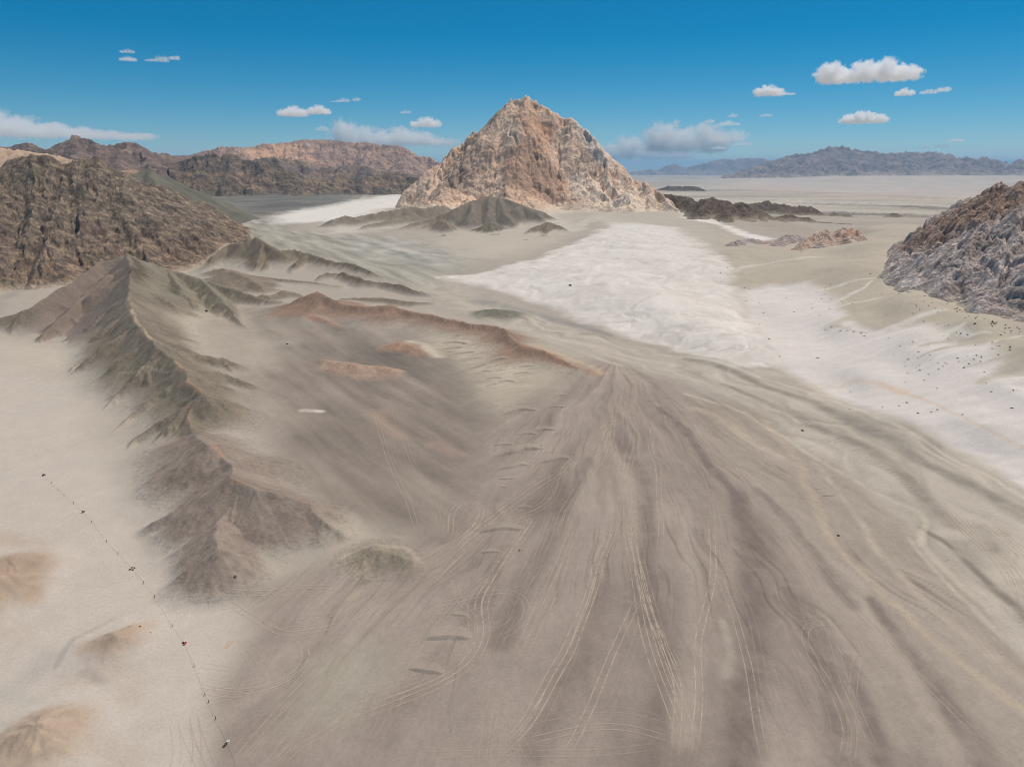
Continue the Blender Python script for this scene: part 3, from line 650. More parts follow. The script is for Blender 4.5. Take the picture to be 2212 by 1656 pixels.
for b, cc in [([(1130, 130), (1205, 185)], (200, 160, 128)), ([(1205, 250), (1310, 328)], (188, 148, 118)), ([(1370, 670), (1440, 745)], (192, 144, 116)), ([(1500, 890), (1550, 910), (1660, 950)], (188, 150, 120)), ([(1840, 990), (1990, 1045)], (190, 146, 116)), ([(1330, 340), (1450, 380), (1600, 470)], (160, 140, 114)), ([(1210, 420), (1200, 560)], (168, 138, 120))]:
    paint(band(4, b, 6, jit=4), C(*cc), .5)
paint(band(4, [(770, 200), (1040, 182), (1190, 190)], 1.6, jit=1), C(186, 170, 148), .8)
for b in [[(1170, 300), (1300, 330), (1420, 390), (1560, 450), (1650, 490)]]:
    paint(band(5, b, 14, jit=6), C(176, 134, 100), .55)
paint(band(5, [(1250, 300), (1450, 370), (1700, 480)], 14, jit=8), C(200, 176, 148), .6)
for b, w in [([(250, 740), (300, 820), (390, 880)], 26), ([(600, 940), (750, 1010)], 22), ([(130, 470), (200, 510), (330, 500)], 26)]:
    paint(band(5, b, w, jit=14), C(174, 150, 134), .5)
paint(band(5, [(440, 275), (540, 300), (620, 370)], 16, jit=8), C(206, 194, 174), .85)
paint(band(4, [(1960, 445), (2080, 450)], 9, jit=3), C(222, 214, 202), .85)
paint(band(0, [(740, 1205), (800, 1180), (880, 1180), (905, 1210)], 9, jit=5), C(190, 178, 162), .55)
paint(band(0, [(760, 1290), (790, 1265), (780, 1240)], 14, jit=6), C(190, 175, 156), .55)
paint(region(0, [(700, 1130), (760, 1110), (800, 1160), (740, 1190), (690, 1180)], 18, 8), C(186, 174, 157), .5)
paint(region(0, [(680, 1430), (800, 1380), (840, 1440), (760, 1560), (640, 1580)], 45, 20), C(170, 166, 150), .6)
# sand dust, grit
n_gr = fbm(gx / 1.6, gy / 1.6, 2, 127)
rough_ = np.clip(.2 + fanm * .8 + wm * .6 + bm_ * .5 - sandm, .12, 1)
alb *= (1 + n_mid * .03 + (n_fin * .04 + gflow * .05 * fanm + n_gr * .04 * sstep(700, 250, rg)) * rough_)[..., None]
# relief that follows the flow
ground -= (chan * .30 + chan2 * .16) * fanm * sstep(110, 190, rg)
ground += (fan * 1.25 + fan2 * .16) * fanm * sstep(90, 220, rg)
ground += (flow * .45 + flow2 * .15) * wm
lrel = (np.abs(l_n) * 2.6 + np.abs(l_n2) * .8) + fbm(gx / 80, gy / 80, 3, 220) * 1.2 - 1.0
ground += lobe * lrel
ground += white * (st_r * .7 + st_r2 * .3) + np.clip(greens, 0, 1) * (fbm(gx / 60, gy / 60, 3, 225) * 2.0 + st_r * .8)
ground += bm_ * st_b * .4
for q in ([(1595, 1070), (1622, 1180), (1632, 1300), (1620, 1420), (1600, 1560), (1590, 1680)], [(1330, 920), (1370, 1000), (1400, 1080), (1405, 1150), (1395, 1230), (1390, 1330)], [(1880, 1290), (1960, 1400), (2040, 1500), (2110, 1600), (2160, 1700)], [(1700, 1270), (1750, 1370), (1790, 1450), (1810, 1560), (1840, 1680)]):
    ground -= band(0, q, 34, jit=9, w2=60) * .8
print("soils", round(time.time() - T0, 1))
# ------------------------------------------------------------------ materials
def earth_material(name, grain, bump_d, bump_s, speck=.10, rocky=0.0):
    m = bpy.data.materials.new(name); m.use_nodes = True
    nt = m.node_tree; N, L = nt.nodes, nt.links; N.clear()
    out = N.new('ShaderNodeOutputMaterial'); b = N.new('ShaderNodeBsdfPrincipled')
    b.inputs['Roughness'].default_value = .96; b.inputs['Specular IOR Level'].default_value = .12
    at = N.new('ShaderNodeAttribute'); at.attribute_name = 'soil'
    tc = N.new('ShaderNodeTexCoord')
    n1 = N.new('ShaderNodeTexNoise'); n1.inputs['Scale'].default_value = 1 / grain; n1.inputs['Detail'].default_value = 8; n1.inputs['Roughness'].default_value = .72
    n2 = N.new('ShaderNodeTexNoise'); n2.inputs['Scale'].default_value = 1 / (grain * 9); n2.inputs['Detail'].default_value = 6; n2.inputs['Roughness'].default_value = .65
    L.new(tc.outputs['Object'], n1.inputs['Vector']); L.new(tc.outputs['Object'], n2.inputs['Vector'])
    mr = N.new('ShaderNodeMapRange'); mr.inputs['From Min'].default_value = .3; mr.inputs['From Max'].default_value = .7; mr.inputs['To Min'].default_value = 1 - speck * 1.6; mr.inputs['To Max'].default_value = 1 + speck * 1.6
    L.new(n1.outputs['Fac'], mr.inputs['Value'])
    mr2 = N.new('ShaderNodeMapRange'); mr2.inputs['From Min'].default_value = .3; mr2.inputs['From Max'].default_value = .7; mr2.inputs['To Min'].default_value = 1 - speck * .7; mr2.inputs['To Max'].default_value = 1 + speck * .7
    L.new(n2.outputs['Fac'], mr2.inputs['Value'])
    mu = N.new('ShaderNodeMath'); mu.operation = 'MULTIPLY'
    L.new(mr.outputs['Result'], mu.inputs[0]); L.new(mr2.outputs['Result'], mu.inputs[1])
    vm_ = N.new('ShaderNodeVectorMath'); vm_.operation = 'SCALE'
    L.new(at.outputs['Color'], vm_.inputs[0]); L.new(mu.outputs['Value'], vm_.inputs['Scale'])
    L.new(vm_.outputs['Vector'], b.inputs['Base Color'])
    bp = N.new('ShaderNodeBump'); bp.inputs['Distance'].default_value = bump_d; bp.inputs['Strength'].default_value = bump_s
    if rocky:
        vo = N.new('ShaderNodeTexVoronoi'); vo.feature = 'F1'; vo.inputs['Scale'].default_value = 1 / rocky; vo.inputs['Detail'].default_value = 2
        nz = N.new('ShaderNodeTexNoise'); nz.inputs['Scale'].default_value = .5 / rocky; nz.inputs['Detail'].default_value = 3
        mx = N.new('ShaderNodeMix'); mx.data_type = 'VECTOR'; mx.inputs['Factor'].default_value = .5
        sc_ = N.new('ShaderNodeVectorMath'); sc_.operation = 'MULTIPLY_ADD'; sc_.inputs[1].default_value = (rocky * 1.2,) * 3
        L.new(nz.outputs['Color'], sc_.inputs[0]); L.new(tc.outputs['Object'], sc_.inputs[2]); L.new(tc.outputs['Object'], nz.inputs['Vector'])
        L.new(sc_.outputs['Vector'], vo.inputs['Vector'])
        ad = N.new('ShaderNodeMath'); ad.operation = 'ADD'
        L.new(vo.outputs['Distance'], ad.inputs[0]); L.new(n1.outputs['Fac'], ad.inputs[1]); L.new(ad.outputs['Value'], bp.inputs['Height'])
    else:
        L.new(n1.outputs['Fac'], bp.inputs['Height'])
    L.new(bp.outputs['Normal'], b.inputs['Normal'])
    L.new(b.outputs['BSDF'], out.inputs['Surface'])
    return m
M_GROUND = earth_material('desert_soil', .7, .22, .5, .07)
M_HILL = earth_material('hill_gravel', 1.6, .6, .8, .14)

def grid_normals(x, y, z):
    dux, duy, duz = np.gradient(x, axis=0), np.gradient(y, axis=0), np.gradient(z, axis=0)
    dvx, dvy, dvz = np.gradient(x, axis=1), np.gradient(y, axis=1), np.gradient(z, axis=1)
    n = np.stack([dvy * duz - dvz * duy, dvz * dux - dvx * duz, dvx * duy - dvy * dux], -1)
    n *= np.sign(n[..., 2:3]) + (n[..., 2:3] == 0)
    return n / (np.linalg.norm(n, axis=-1, keepdims=True) + 1e-12)
def mesh_from_grid(name, x, y, z, col, face_sel, mat, normals=None, kind='structure', label=None):
    nr, na = x.shape
    i, j = np.nonzero(face_sel)
    a = i * na + j
    quads = np.stack([a, a + 1, a + na + 1, a + na], 1)          # seen from above: counter-clockwise
    used, inv = np.unique(quads, return_inverse=True)
    inv = inv.reshape(quads.shape)
    me = bpy.data.meshes.new(name)
    co = np.stack([x.ravel()[used], y.ravel()[used], z.ravel()[used]], 1).astype(np.float32)
    # orientation check
    p0, p1, p3 = co[inv[0, 0]], co[inv[0, 1]], co[inv[0, 3]]
    if np.cross(p1 - p0, p3 - p0)[2] < 0: inv = inv[:, ::-1]
    me.vertices.add(len(used)); me.vertices.foreach_set('co', co.ravel())
    nf = len(inv)
    me.loops.add(nf * 4); me.loops.foreach_set('vertex_index', inv.astype(np.int32).ravel())
    me.polygons.add(nf); me.polygons.foreach_set('loop_start', np.arange(0, nf * 4, 4, dtype=np.int32))
    me.polygons.foreach_set('use_smooth', np.ones(nf, bool))
    me.update()
    at = me.attributes.new('soil', 'FLOAT_COLOR', 'POINT')
    c4 = np.ones((len(used), 4), np.float32); c4[:, :3] = np.clip(col.reshape(-1, 3)[used], .01, .95)
    at.data.foreach_set('color', c4.ravel())
    if normals is not None:
        me.normals_split_custom_set_from_vertices(normals.reshape(-1, 3)[used])
    me.materials.append(mat)
    ob = bpy.data.objects.new(name, me); COL.objects.link(ob)
    ob['kind'] = kind
    if label: ob['label'] = label
    return ob

def skirt(az, R_, name, label):
    # the same land carried on outside the mapped sector, more coarsely
    r, a = np.meshgrid(R_, az, indexing='ij')
    back = sstep(math.radians(60), math.radians(170), np.abs((a + np.pi) % (2 * np.pi) - np.pi))
    aa = (a + np.pi) % (2 * np.pi) - np.pi
    j = np.clip(np.round((aa - AZ[0]) / (AZ[1] - AZ[0])).astype(int), 0, NA - 1)
    i = np.clip(np.searchsorted(RR, r), 0, NR - 1)
    z = ground[i, j] * (1 - back); c = alb[i, j] * (1 - back[..., None]) + C(176, 164, 152) * back[..., None]
    inside = (np.abs(aa) < AZ[-1] - .002)
    z = np.where(r > 3000, np.minimum(z, ground[i, NA // 2]) , z) - np.where(inside, .04, 0)
    mesh_from_grid(name, r * np.sin(a), r * np.cos(a), z, c, np.ones((len(R_) - 1, len(az) - 1), bool), M_GROUND, None, 'structure', label)
nrm = grid_normals(gx.astype(np.float64), gy.astype(np.float64), ground.astype(np.float64))
fid = hill_id[:-1, :-1]
own = (hill_h[:-1, :-1] > .8)
fid = np.where(own, fid, 0)
mesh_from_grid('desert_ground', gx, gy, ground, alb, fid == 0, M_GROUND, nrm, 'structure', 'sandy desert floor with gravel fans, dry valley and white slopes')
for hid, name, label in HILLS:
    s = fid == hid
    if s.sum() > 20:
        mesh_from_grid(name, gx, gy, ground, alb, s, M_HILL if hid not in (4, 5, 6) else M_GROUND, nrm, 'structure', label)
skirt(np.linspace(AZ[-1], 2 * np.pi + AZ[0], 40), RR, 'desert_ground', 'desert floor outside the mapped sector beside and behind the viewer')
skirt(np.linspace(-np.pi, np.pi, 160), np.concatenate([np.linspace(1, RR[0], 10)]), 'desert_ground', 'desert floor right below the viewer')
print("ground", round(time.time() - T0, 1))

# ------------------------------------------------------------------ mountains: finer patches of land with rock faces
def patch(name, label, az0, az1, na, r0, r1, nr, lines, slope, mat, colour, warp_a=0, warp_s=60, gul=((40, 6), (18, 3)), rock=(12, 2.0), round_=6, soft=6, rocko=5, sink=4, ridge_n=None, rgain=.42, crag=(), cleft=(), crag_up=10):
    A_ = np.radians(np.linspace(az0, az1, na)); R_ = np.exp(np.linspace(math.log(r0), math.log(r1), nr))
    r, a = np.meshgrid(R_, A_, indexing='ij')
    x, y = r * np.sin(a), r * np.cos(a)
    g = ground_at(x, y)
    wx = fbm(x / warp_s, y / warp_s, 4, 301) * warp_a; wy = fbm(x / warp_s, y / warp_s, 4, 311) * warp_a
    h = np.full(x.shape, -1e9)
    for l in lines:
        s = slope
        if isinstance(l, tuple): l, s = l
        h = smax(h, tent(x + wx, y + wy, l, s, round_), soft)
    if ridge_n: h = h + (ridged(x / ridge_n[0], y / ridge_n[0], 4, 321) - .45) * ridge_n[1] * sstep(-20, 40, h - g)
    for k, (cell, amp) in enumerate(gul):
        hr_ = np.gradient(h, axis=0) / np.gradient(r, axis=0); ha = np.gradient(h, axis=1) / (r * (A_[1] - A_[0]))
        sx = hr_ * np.sin(a) + ha * np.cos(a); sy = hr_ * np.cos(a) - ha * np.sin(a)
        n = np.hypot(sx, sy) + 1e-6
        gq = gully(x, y, -sy / n, sx / n, cell, 331 + k)
        h = h + gq * amp * np.clip(n / slope, 0, 1.3) * sstep(-5, 15, h - g)
    for cs, ca2 in crag: h = h + (fbm(x / cs, y / cs, 3, 361, .55)) * ca2 * sstep(-4, crag_up, h - g)
    for cs, ca2 in cleft: h = h - (1 - sstep(0, .11, np.abs(fbm((x + wx) / cs, (y + wy) / cs * .55, 3, 371)))) * ca2 * sstep(4, 25, h - g)
    rk = ridged(x / rock[0] + wx * .01, y / rock[0], rocko, 341, rgain) - .45
    h = h + rk * rock[1] * sstep(-4, 8, h - g)
    up = h - g
    z = np.maximum(h, g - sink)
    keep = (up > -sink * .8)
    keep = keep[:-1, :-1] | keep[1:, :-1] | keep[:-1, 1:] | keep[1:, 1:]
    # drop what stands outside the frame's surroundings
    hr_ = np.gradient(h, axis=0) / np.gradient(r, axis=0); ha = np.gradient(h, axis=1) / (r * (A_[1] - A_[0]))
    col = colour(x, y, z, up, rk, np.hypot(hr_, ha), a, r)
    if keep.sum() < 4: print('EMPTY', label); return None
    print(name, keep.sum(), 'zmax', round(float(z.max())))
    return mesh_from_grid(name, x, y, z, col, keep, mat, None, 'structure', label)
def mixc(c, m, d):
    m = np.clip(m, 0, 1)[..., None]; return c * (1 - m) + C(*d) * m
def pix_mask(x, y, z, k, pts, soft):
    """soft mask round a place given by picture outline, projected onto this surface"""
    dxp, dyp, dzp = x, y, z - CAM_H
    dep = dyp * CP - dzp * SP
    X = CX + F_PX * dxp / dep; Y = CY - F_PX * (dyp * SP + dzp * CP) / dep
    q = Zp(k, pts); d = seg_dist(X, Y, [p[:2] for p in q], True)[0]
    ins = np.zeros(X.shape, bool)
    for i in range(len(q)):
        x0, y0 = q[i][:2]; x1, y1 = q[(i + 1) % len(q)][:2]
        ins ^= ((y0 > Y) != (y1 > Y)) & (X < (x1 - x0) * (Y - y0) / (y1 - y0 + 1e-12) + x0)
    return sstep(-soft, soft, np.where(ins, d, -d))

M_PEAK = earth_material('pale_rock', 4.5, 2.4, .7, .20, rocky=16.0)
M_ROCK = earth_material('craggy_rock', 1.5, 1.3, .9, .28, rocky=4.5)
M_BROWN = earth_material('brown_rock', 2.6, 1.6, .7, .30, rocky=9.0)
M_FAR = earth_material('far_rock', 18.0, 9.0, .8, .24, rocky=50.0)

# pale pyramid peak
pk = [LR('p', [(215, 690, 2260), (370, 545, 2300), (480, 440, 2330), (580, 372, 2360), (700, 275, 2360), (760, 205, 2350), (810, 158, 2350), (890, 92, 2330), (940, 98, 2315), (990, 68, 2300), (1060, 120, 2290), (1110, 142, 2285), (1200, 215, 2270), (1250, 240, 2250), (1320, 245, 2230), (1380, 300, 2200), (1450, 380, 2150), (1520, 480, 2100), (1600, 580, 2040), (1700, 640, 1985), (1850, 712, 1900), (1950, 785, 1840), (2050, 882, 1780), (2120, 945, 1740)]),
      LR('p', [(600, 345, 2400), (625, 322, 2400), (655, 335, 2400)]),
      LR('p', [(890, 95, 2330), (810, 205, 2290), (700, 330, 2250), (600, 470, 2200), (480, 600, 2160), (400, 730, 2110)]),
      LR('p', [(990, 72, 2300), (985, 200, 2250), (960, 370, 2180), (1000, 560, 2110), (1050, 775, 2020)]),
      LR('p', [(960, 370, 2180), (860, 560, 2110), (780, 770, 2020)]),
      LR('p', [(985, 430, 2165), (1130, 560, 2100), (1200, 660, 2060), (1260, 750, 2010)]),
      LR('p', [(1250, 245, 2250), (1150, 430, 2190), (1200, 520, 2150), (1270, 620, 2080)]),
      LR('p', [(1320, 248, 2230), (1370, 470, 2130), (1420, 620, 2050), (1480, 790, 1950)]),
      LR('p', [(1520, 480, 2100), (1560, 640, 2010), (1640, 800, 1890)]),
      LR('p', [(1700, 640, 1985), (1720, 760, 1890), (1740, 850, 1820)]),
      LR('p', [(1850, 712, 1900), (1830, 820, 1820), (1850, 900, 1760)]),
      (LR('p', [(850, 690, 1985), (840, 760, 1930), (820, 800, 1890)]), .55), (LR('p', [(985, 735, 1960), (1000, 790, 1910)]), .5), (LR('p', [(470, 720, 2080), (400, 790, 2010)]), .5), (LR('p', [(600, 760, 2040), (570, 800, 1980)]), .5), (LR('p', [(1440, 655, 2010), (1480, 740, 1930)]), .6), (LR('p', [(1690, 740, 1860), (1700, 830, 1790)]), .6),
      LR('p', [(480, 440, 2330), (350, 640, 2230), (290, 750, 2150)]), LR('p', [(600, 640, 2150), (620, 760, 2060)])]
def col_peak(x, y, z, up, rk, sl, a, r):
    n1 = fbm(x / 60, y / 60, 5, 401); n2 = fbm(x / 16, (y + z) / 16, 4, 411); n3 = fbm(x / 120, (y + z * 2) / 120, 3, 421)
    c = np.empty(x.shape + (3,), np.float32); c[:] = C(222, 192, 168)
    c = mixc(c, sstep(.0, .8, n1), (224, 197, 172)); c = mixc(c, sstep(.1, .9, n3) * .7, (206, 164, 138)); c = mixc(c, sstep(.15, .8, n2) * .6, (178, 148, 126))
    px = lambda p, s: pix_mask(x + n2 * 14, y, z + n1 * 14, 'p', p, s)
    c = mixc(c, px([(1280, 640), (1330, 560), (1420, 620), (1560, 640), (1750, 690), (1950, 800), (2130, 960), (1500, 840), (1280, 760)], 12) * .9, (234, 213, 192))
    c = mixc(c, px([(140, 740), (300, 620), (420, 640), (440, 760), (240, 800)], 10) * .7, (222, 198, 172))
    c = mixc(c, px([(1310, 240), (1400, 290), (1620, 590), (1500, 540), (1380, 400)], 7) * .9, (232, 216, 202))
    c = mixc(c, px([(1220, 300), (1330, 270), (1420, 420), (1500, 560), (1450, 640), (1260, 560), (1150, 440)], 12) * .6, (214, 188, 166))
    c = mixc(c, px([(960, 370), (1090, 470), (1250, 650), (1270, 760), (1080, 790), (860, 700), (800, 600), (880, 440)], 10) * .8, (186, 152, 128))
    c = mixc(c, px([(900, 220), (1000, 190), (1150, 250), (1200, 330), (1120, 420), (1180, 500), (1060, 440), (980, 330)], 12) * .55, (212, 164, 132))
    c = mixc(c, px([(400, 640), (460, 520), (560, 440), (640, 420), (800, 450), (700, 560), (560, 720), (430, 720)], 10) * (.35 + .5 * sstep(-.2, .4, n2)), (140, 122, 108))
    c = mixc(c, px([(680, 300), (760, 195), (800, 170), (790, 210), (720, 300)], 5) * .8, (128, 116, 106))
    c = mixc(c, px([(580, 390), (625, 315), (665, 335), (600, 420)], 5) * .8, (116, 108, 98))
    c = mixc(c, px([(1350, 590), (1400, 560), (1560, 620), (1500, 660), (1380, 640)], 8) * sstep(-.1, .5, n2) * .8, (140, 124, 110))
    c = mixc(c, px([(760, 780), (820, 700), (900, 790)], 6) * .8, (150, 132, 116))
    c = mixc(c, (1 - sstep(2, 26, up + n2 * 12)) * .75, (218, 203, 184))
    return c * 1.06
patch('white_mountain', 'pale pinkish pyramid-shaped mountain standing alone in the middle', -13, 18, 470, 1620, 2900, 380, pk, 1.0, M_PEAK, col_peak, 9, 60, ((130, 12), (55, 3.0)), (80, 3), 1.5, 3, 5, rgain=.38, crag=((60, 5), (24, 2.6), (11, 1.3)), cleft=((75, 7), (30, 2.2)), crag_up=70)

# brown mountain on the left
bl = [LR(1, [(-700, 420, 980), (-300, 430, 980), (-100, 420, 980), (0, 392, 985), (100, 335, 985), (200, 312, 985), (300, 332, 985), (420, 372, 990), (500, 345, 990), (610, 335, 1000), (700, 382, 1015), (780, 432, 1050), (900, 482, 1100), (1050, 522, 1200), (1200, 592, 1320), (1300, 625, 1400), (1400, 690, 1480), (1550, 752, 1570)]),
      LR(1, [(200, 312, 985), (230, 600, 900), (180, 850, 815), (60, 1100, 745)]), LR(1, [(0, 392, 985), (0, 600, 880), (-100, 900, 780), (-250, 1150, 700)]), LR(1, [(-300, 430, 980), (-350, 800, 800), (-500, 1150, 690)]),
      LR(1, [(610, 335, 1000), (560, 560, 925), (500, 800, 850), (430, 1040, 785)]), LR(1, [(420, 372, 990), (380, 650, 890), (300, 900, 800), (250, 1100, 750)]),
      LR(1, [(700, 382, 1015), (780, 600, 950), (850, 800, 890), (900, 950, 845)]), LR(1, [(680, 700, 920), (640, 900, 850), (600, 1000, 820)]),
      LR(1, [(900, 482, 1100), (1000, 650, 1030), (1080, 800, 975), (1150, 905, 935)]), LR(1, [(1050, 522, 1200), (1200, 700, 1120), (1360, 830, 1055)]), LR(1, [(1200, 592, 1320), (1330, 720, 1260), (1430, 795, 1215)])]
def col_brown(x, y, z, up, rk, sl, a, r):
    n1 = fbm(x / 70, y / 70, 4, 431); n2 = fbm(x / 9, (y + z * 1.5) / 9, 4, 441, .65); s1 = fbm((x - z * 1.6) / 30, (y * .3 + z * 1.1 + x * .35) / 4.5, 4, 451, .6)
    c = np.empty(x.shape + (3,), np.float32); c[:] = C(112, 100, 91)
    c = mixc(c, sstep(.0, .5, s1) * .8, (148, 132, 113)); c = mixc(c, sstep(.0, .5, -s1) * .6, (86, 77, 71)); c = mixc(c, sstep(.1, .5, n2) * .7, (160, 143, 121)); c = mixc(c, sstep(.1, .55, -n2) * .75, (70, 62, 56))
    c = mixc(c, sstep(.1, .8, n1) * .4, (110, 106, 88)); c = mixc(c, sstep(.2, .8, -n1) * .4, (110, 88, 80))
    c = mixc(c, sstep(60, 8, up) * sstep(-.2, .5, n2) * .5, (158, 124, 98))
    c = mixc(c, (1 - sstep(1, 6, up + n2 * 3)) * .7, (176, 162, 146))
    return c * (1.16 + (rk * .35)[..., None])
patch('brown_mountain', 'steep dark brown rocky mountainside filling the left edge', -46, -17, 430, 640, 1800, 420, bl, .66, M_BROWN, col_brown, 9, 60, ((90, 5), (40, 2.4), (17, .7), (8, .3)), (40, 1.4), 2, 4, 5, rgain=.42, crag=((30, 2.5), (12, 1.6)), cleft=((55, 2.4), (22, 1.0)))

gr = [LR(1, [(700, 425, 1680), (860, 408, 1700), (950, 412, 1720), (1050, 470, 1740), (1250, 580, 1760), (1360, 625, 1760)]), LR(1, [(950, 412, 1720), (1050, 540, 1600)])]
def col_green(x, y, z, up, rk, sl, a, r):
    n1 = fbm(x / 60, y / 60, 4, 461)
    c = np.empty(x.shape + (3,), np.float32); c[:] = C(112, 110, 98)
    c = mixc(c, sstep(-.2, .6, n1) * .6, (132, 126, 110)); c = mixc(c, pix_mask(x, y, z, 1, [(770, 420), (800, 400), (900, 415), (860, 435)], 4), (196, 160, 134))
    return c
patch('hill', 'smooth grey-green hillside behind the brown mountain', -32, -17, 150, 1450, 2000, 90, gr, .5, M_HILL, col_green, 8, 60, ((50, 5),), (20, 2.5), 5, 6)
tn = [LR(1, [(1340, 655, 1800), (1400, 640, 1820), (1500, 650, 1810), (1560, 690, 1780), (1640, 730, 1740)])]
def col_tan(x, y, z, up, rk, sl, a, r):
    c = np.empty(x.shape + (3,), np.float32); c[:] = C(132, 116, 100); return mixc(c, (1 - sstep(2, 9, up)), (166, 152, 134))
patch('hill', 'small tan hill at the right toe of the brown mountain', -24, -14, 90, 1600, 2000, 60, tn, .5, M_HILL, col_tan, 6, 40, ((40, 4),), (18, 2), 4, 5)

def col_far(base, hi, lo, foot, s=500, tilt=1.0):
    def f(x, y, z, up, rk, sl, a, r):
        n1 = fbm(x / s, y / s, 4, 471); n2 = fbm(x / (s * .16), (y + z * 2) / (s * .16), 4, 481)
        c = np.empty(x.shape + (3,), np.float32); c[:] = C(*base)
        c = mixc(c, sstep(0, .7, n2) * .8, hi); c = mixc(c, sstep(0, .7, -n2) * .7, lo); c = mixc(c, sstep(.1, .8, n1) * .4, hi)
        c = mixc(c, (1 - sstep(0, s * .07, up + n2 * s * .03)) * .7, foot)
        return c * (1 + (rk * .4)[..., None])
    return f
tl = [LR(1, [(-700, 250, 2100), (-200, 262, 2100), (0, 272, 2100), (120, 282, 2090), (220, 300, 2070), (320, 312, 2050), (460, 345, 2000), (520, 380, 1960)])]
patch('hill', 'light tan hill showing above the brown mountain crest', -44, -26, 170, 1700, 2600, 80, tl, .4, M_HILL, col_far((196, 168, 142), (206, 180, 154), (168, 140, 118), (180, 160, 140), 200), 10, 90, ((60, 5), (28, 3)), (24, 4), 6, 8)
dk = [LR(1, [(-600, 290, 3500), (-200, 270, 3500), (0, 262, 3500), (100, 258, 3520), (180, 241, 3520), (250, 258, 3500), (310, 292, 3460), (380, 240, 3560), (480, 197, 3600), (560, 205, 3600), (640, 240, 3560), (690, 252, 3540), (760, 238, 3580), (800, 231, 3600), (870, 248, 3580), (930, 290, 3540), (1000, 306, 3520), (1080, 312, 3700), (1150, 320, 3900), (1260, 322, 4200), (1320, 318, 4400)]),
      LR(1, [(480, 197, 3600), (500, 330, 3300), (540, 430, 3050)]), LR(1, [(800, 231, 3600), (780, 330, 3350), (740, 420, 3100)]), LR(1, [(870, 248, 3580), (960, 360, 3350), (1020, 430, 3200)]), LR(1, [(640, 240, 3560), (640, 350, 3300)]), LR(1, [(180, 241, 3520), (200, 300, 3350)])]
patch('mountain', 'dark grey-brown twin-domed mountain on the far left skyline', -44, -18, 330, 2900, 4800, 150, dk, .62, M_FAR, col_far((128, 110, 101), (156, 136, 121), (100, 88, 83), (146, 130, 116), 500), 26, 160, ((170, 15), (80, 6), (38, 2.4)), (140, 9), 8, 14, rgain=.36)
md = [LR(1, [(1060, 432, 3300), (1130, 382, 3400), (1250, 332, 3500), (1340, 314, 3540), (1430, 342, 3500), (1500, 320, 3540), (1590, 346, 3520), (1690, 360, 3520), (1740, 365, 3540), (1830, 410, 3500), (1900, 442, 3480), (2000, 470, 3500), (2100, 485, 3550), (2208, 470, 3600)]),
      LR(2, [(0, 600, 3600), (60, 620, 3620), (150, 610, 3650), (230, 605, 3700), (300, 598, 3750), (380, 603, 3750), (460, 620, 3700)]),
      LR(1, [(1340, 314, 3540), (1300, 450, 3280), (1270, 540, 3120)]), LR(1, [(1500, 320, 3540), (1480, 450, 3300), (1470, 550, 3120)]), LR(1, [(1740, 365, 3540), (1680, 470, 3320), (1640, 550, 3160)]), LR(1, [(1830, 410, 3500), (1880, 490, 3330), (1900, 540, 3220)]), LR(1, [(2100, 485, 3550), (2080, 540, 3350)])]
def col_mid(x, y, z, up, rk, sl, a, r):
    c = col_far((122, 108, 95), (168, 142, 114), (86, 79, 73), (116, 110, 100), 420)(x, y, z, up, rk, sl, a, r)
    n = fbm(x / 90, y / 90, 4, 491)
    return mixc(c, sstep(60, 130, up) * .6 * sstep(-.4, .4, n), (82, 78, 72))
patch('hills', 'jagged dark hills with tan flanks across the left valley', -25, -6, 330, 3000, 4300, 150, md, .55, M_FAR, col_mid, 30, 150, ((130, 13), (60, 6), (30, 2.6)), (120, 9), 8, 14, rgain=.38)
mt = [LR(1, [(1600, 345, 4500), (1750, 330, 4600), (1900, 345, 4700), (2000, 385, 4700), (2200, 400, 4800)]), LR(2, [(0, 560, 4600), (100, 535, 4700), (200, 560, 4600), (330, 590, 4500), (450, 600, 4400)])]
patch('hills', 'grey-tan low hills in front of the pink range', -20, -4, 220, 4000, 5600, 90, mt, .5, M_FAR, col_far((134, 118, 106), (164, 142, 122), (100, 90, 84), (140, 124, 110), 500), 40, 200, ((180, 18), (80, 9)), (130, 12), 10, 16)
pr = [LR(1, [(1200, 325, 6200), (1280, 300, 6200), (1350, 276, 6200), (1500, 258, 6200), (1600, 266, 6200), (1700, 250, 6300), (1850, 236, 6400), (1950, 222, 6400), (2030, 210, 6400), (2120, 215, 6400), (2208, 230, 6400)]),
      LR(2, [(0, 402, 6400), (40, 396, 6400), (110, 402, 6400), (170, 412, 6400), (260, 408, 6400), (300, 415, 6350), (350, 436, 6300), (430, 482, 6200), (500, 488, 6200), (580, 522, 6100), (640, 560, 6000)]),
      LR(1, [(1850, 236, 6400), (2000, 330, 6000), (2120, 380, 5700)]), LR(1, [(1600, 266, 6200), (1560, 310, 5900)]), LR(2, [(170, 412, 6400), (200, 500, 5900)]), LR(2, [(350, 436, 6300), (380, 540, 5700)])]
def col_pink(x, y, z, up, rk, sl, a, r):
    c = col_far((168, 142, 128), (194, 164, 144), (136, 116, 108), (170, 148, 132), 800)(x, y, z, up, rk, sl, a, r)
    n = fbm(x / 200, y / 200, 3, 495)
    return mixc(c, pix_mask(x + n * 120, y, z + n * 50, 1, [(1500, 300), (1700, 255), (1900, 245), (2130, 385), (1900, 370), (1550, 335)], 8) * .85, (220, 178, 148))
patch('mountain', 'pinkish distant mountain range behind the left valley', -25, -4, 330, 5300, 7600, 130, pr, .5, M_FAR, col_pink, 50, 260, ((280, 22), (130, 10), (60, 4)), (240, 14), 12, 20, rgain=.36)

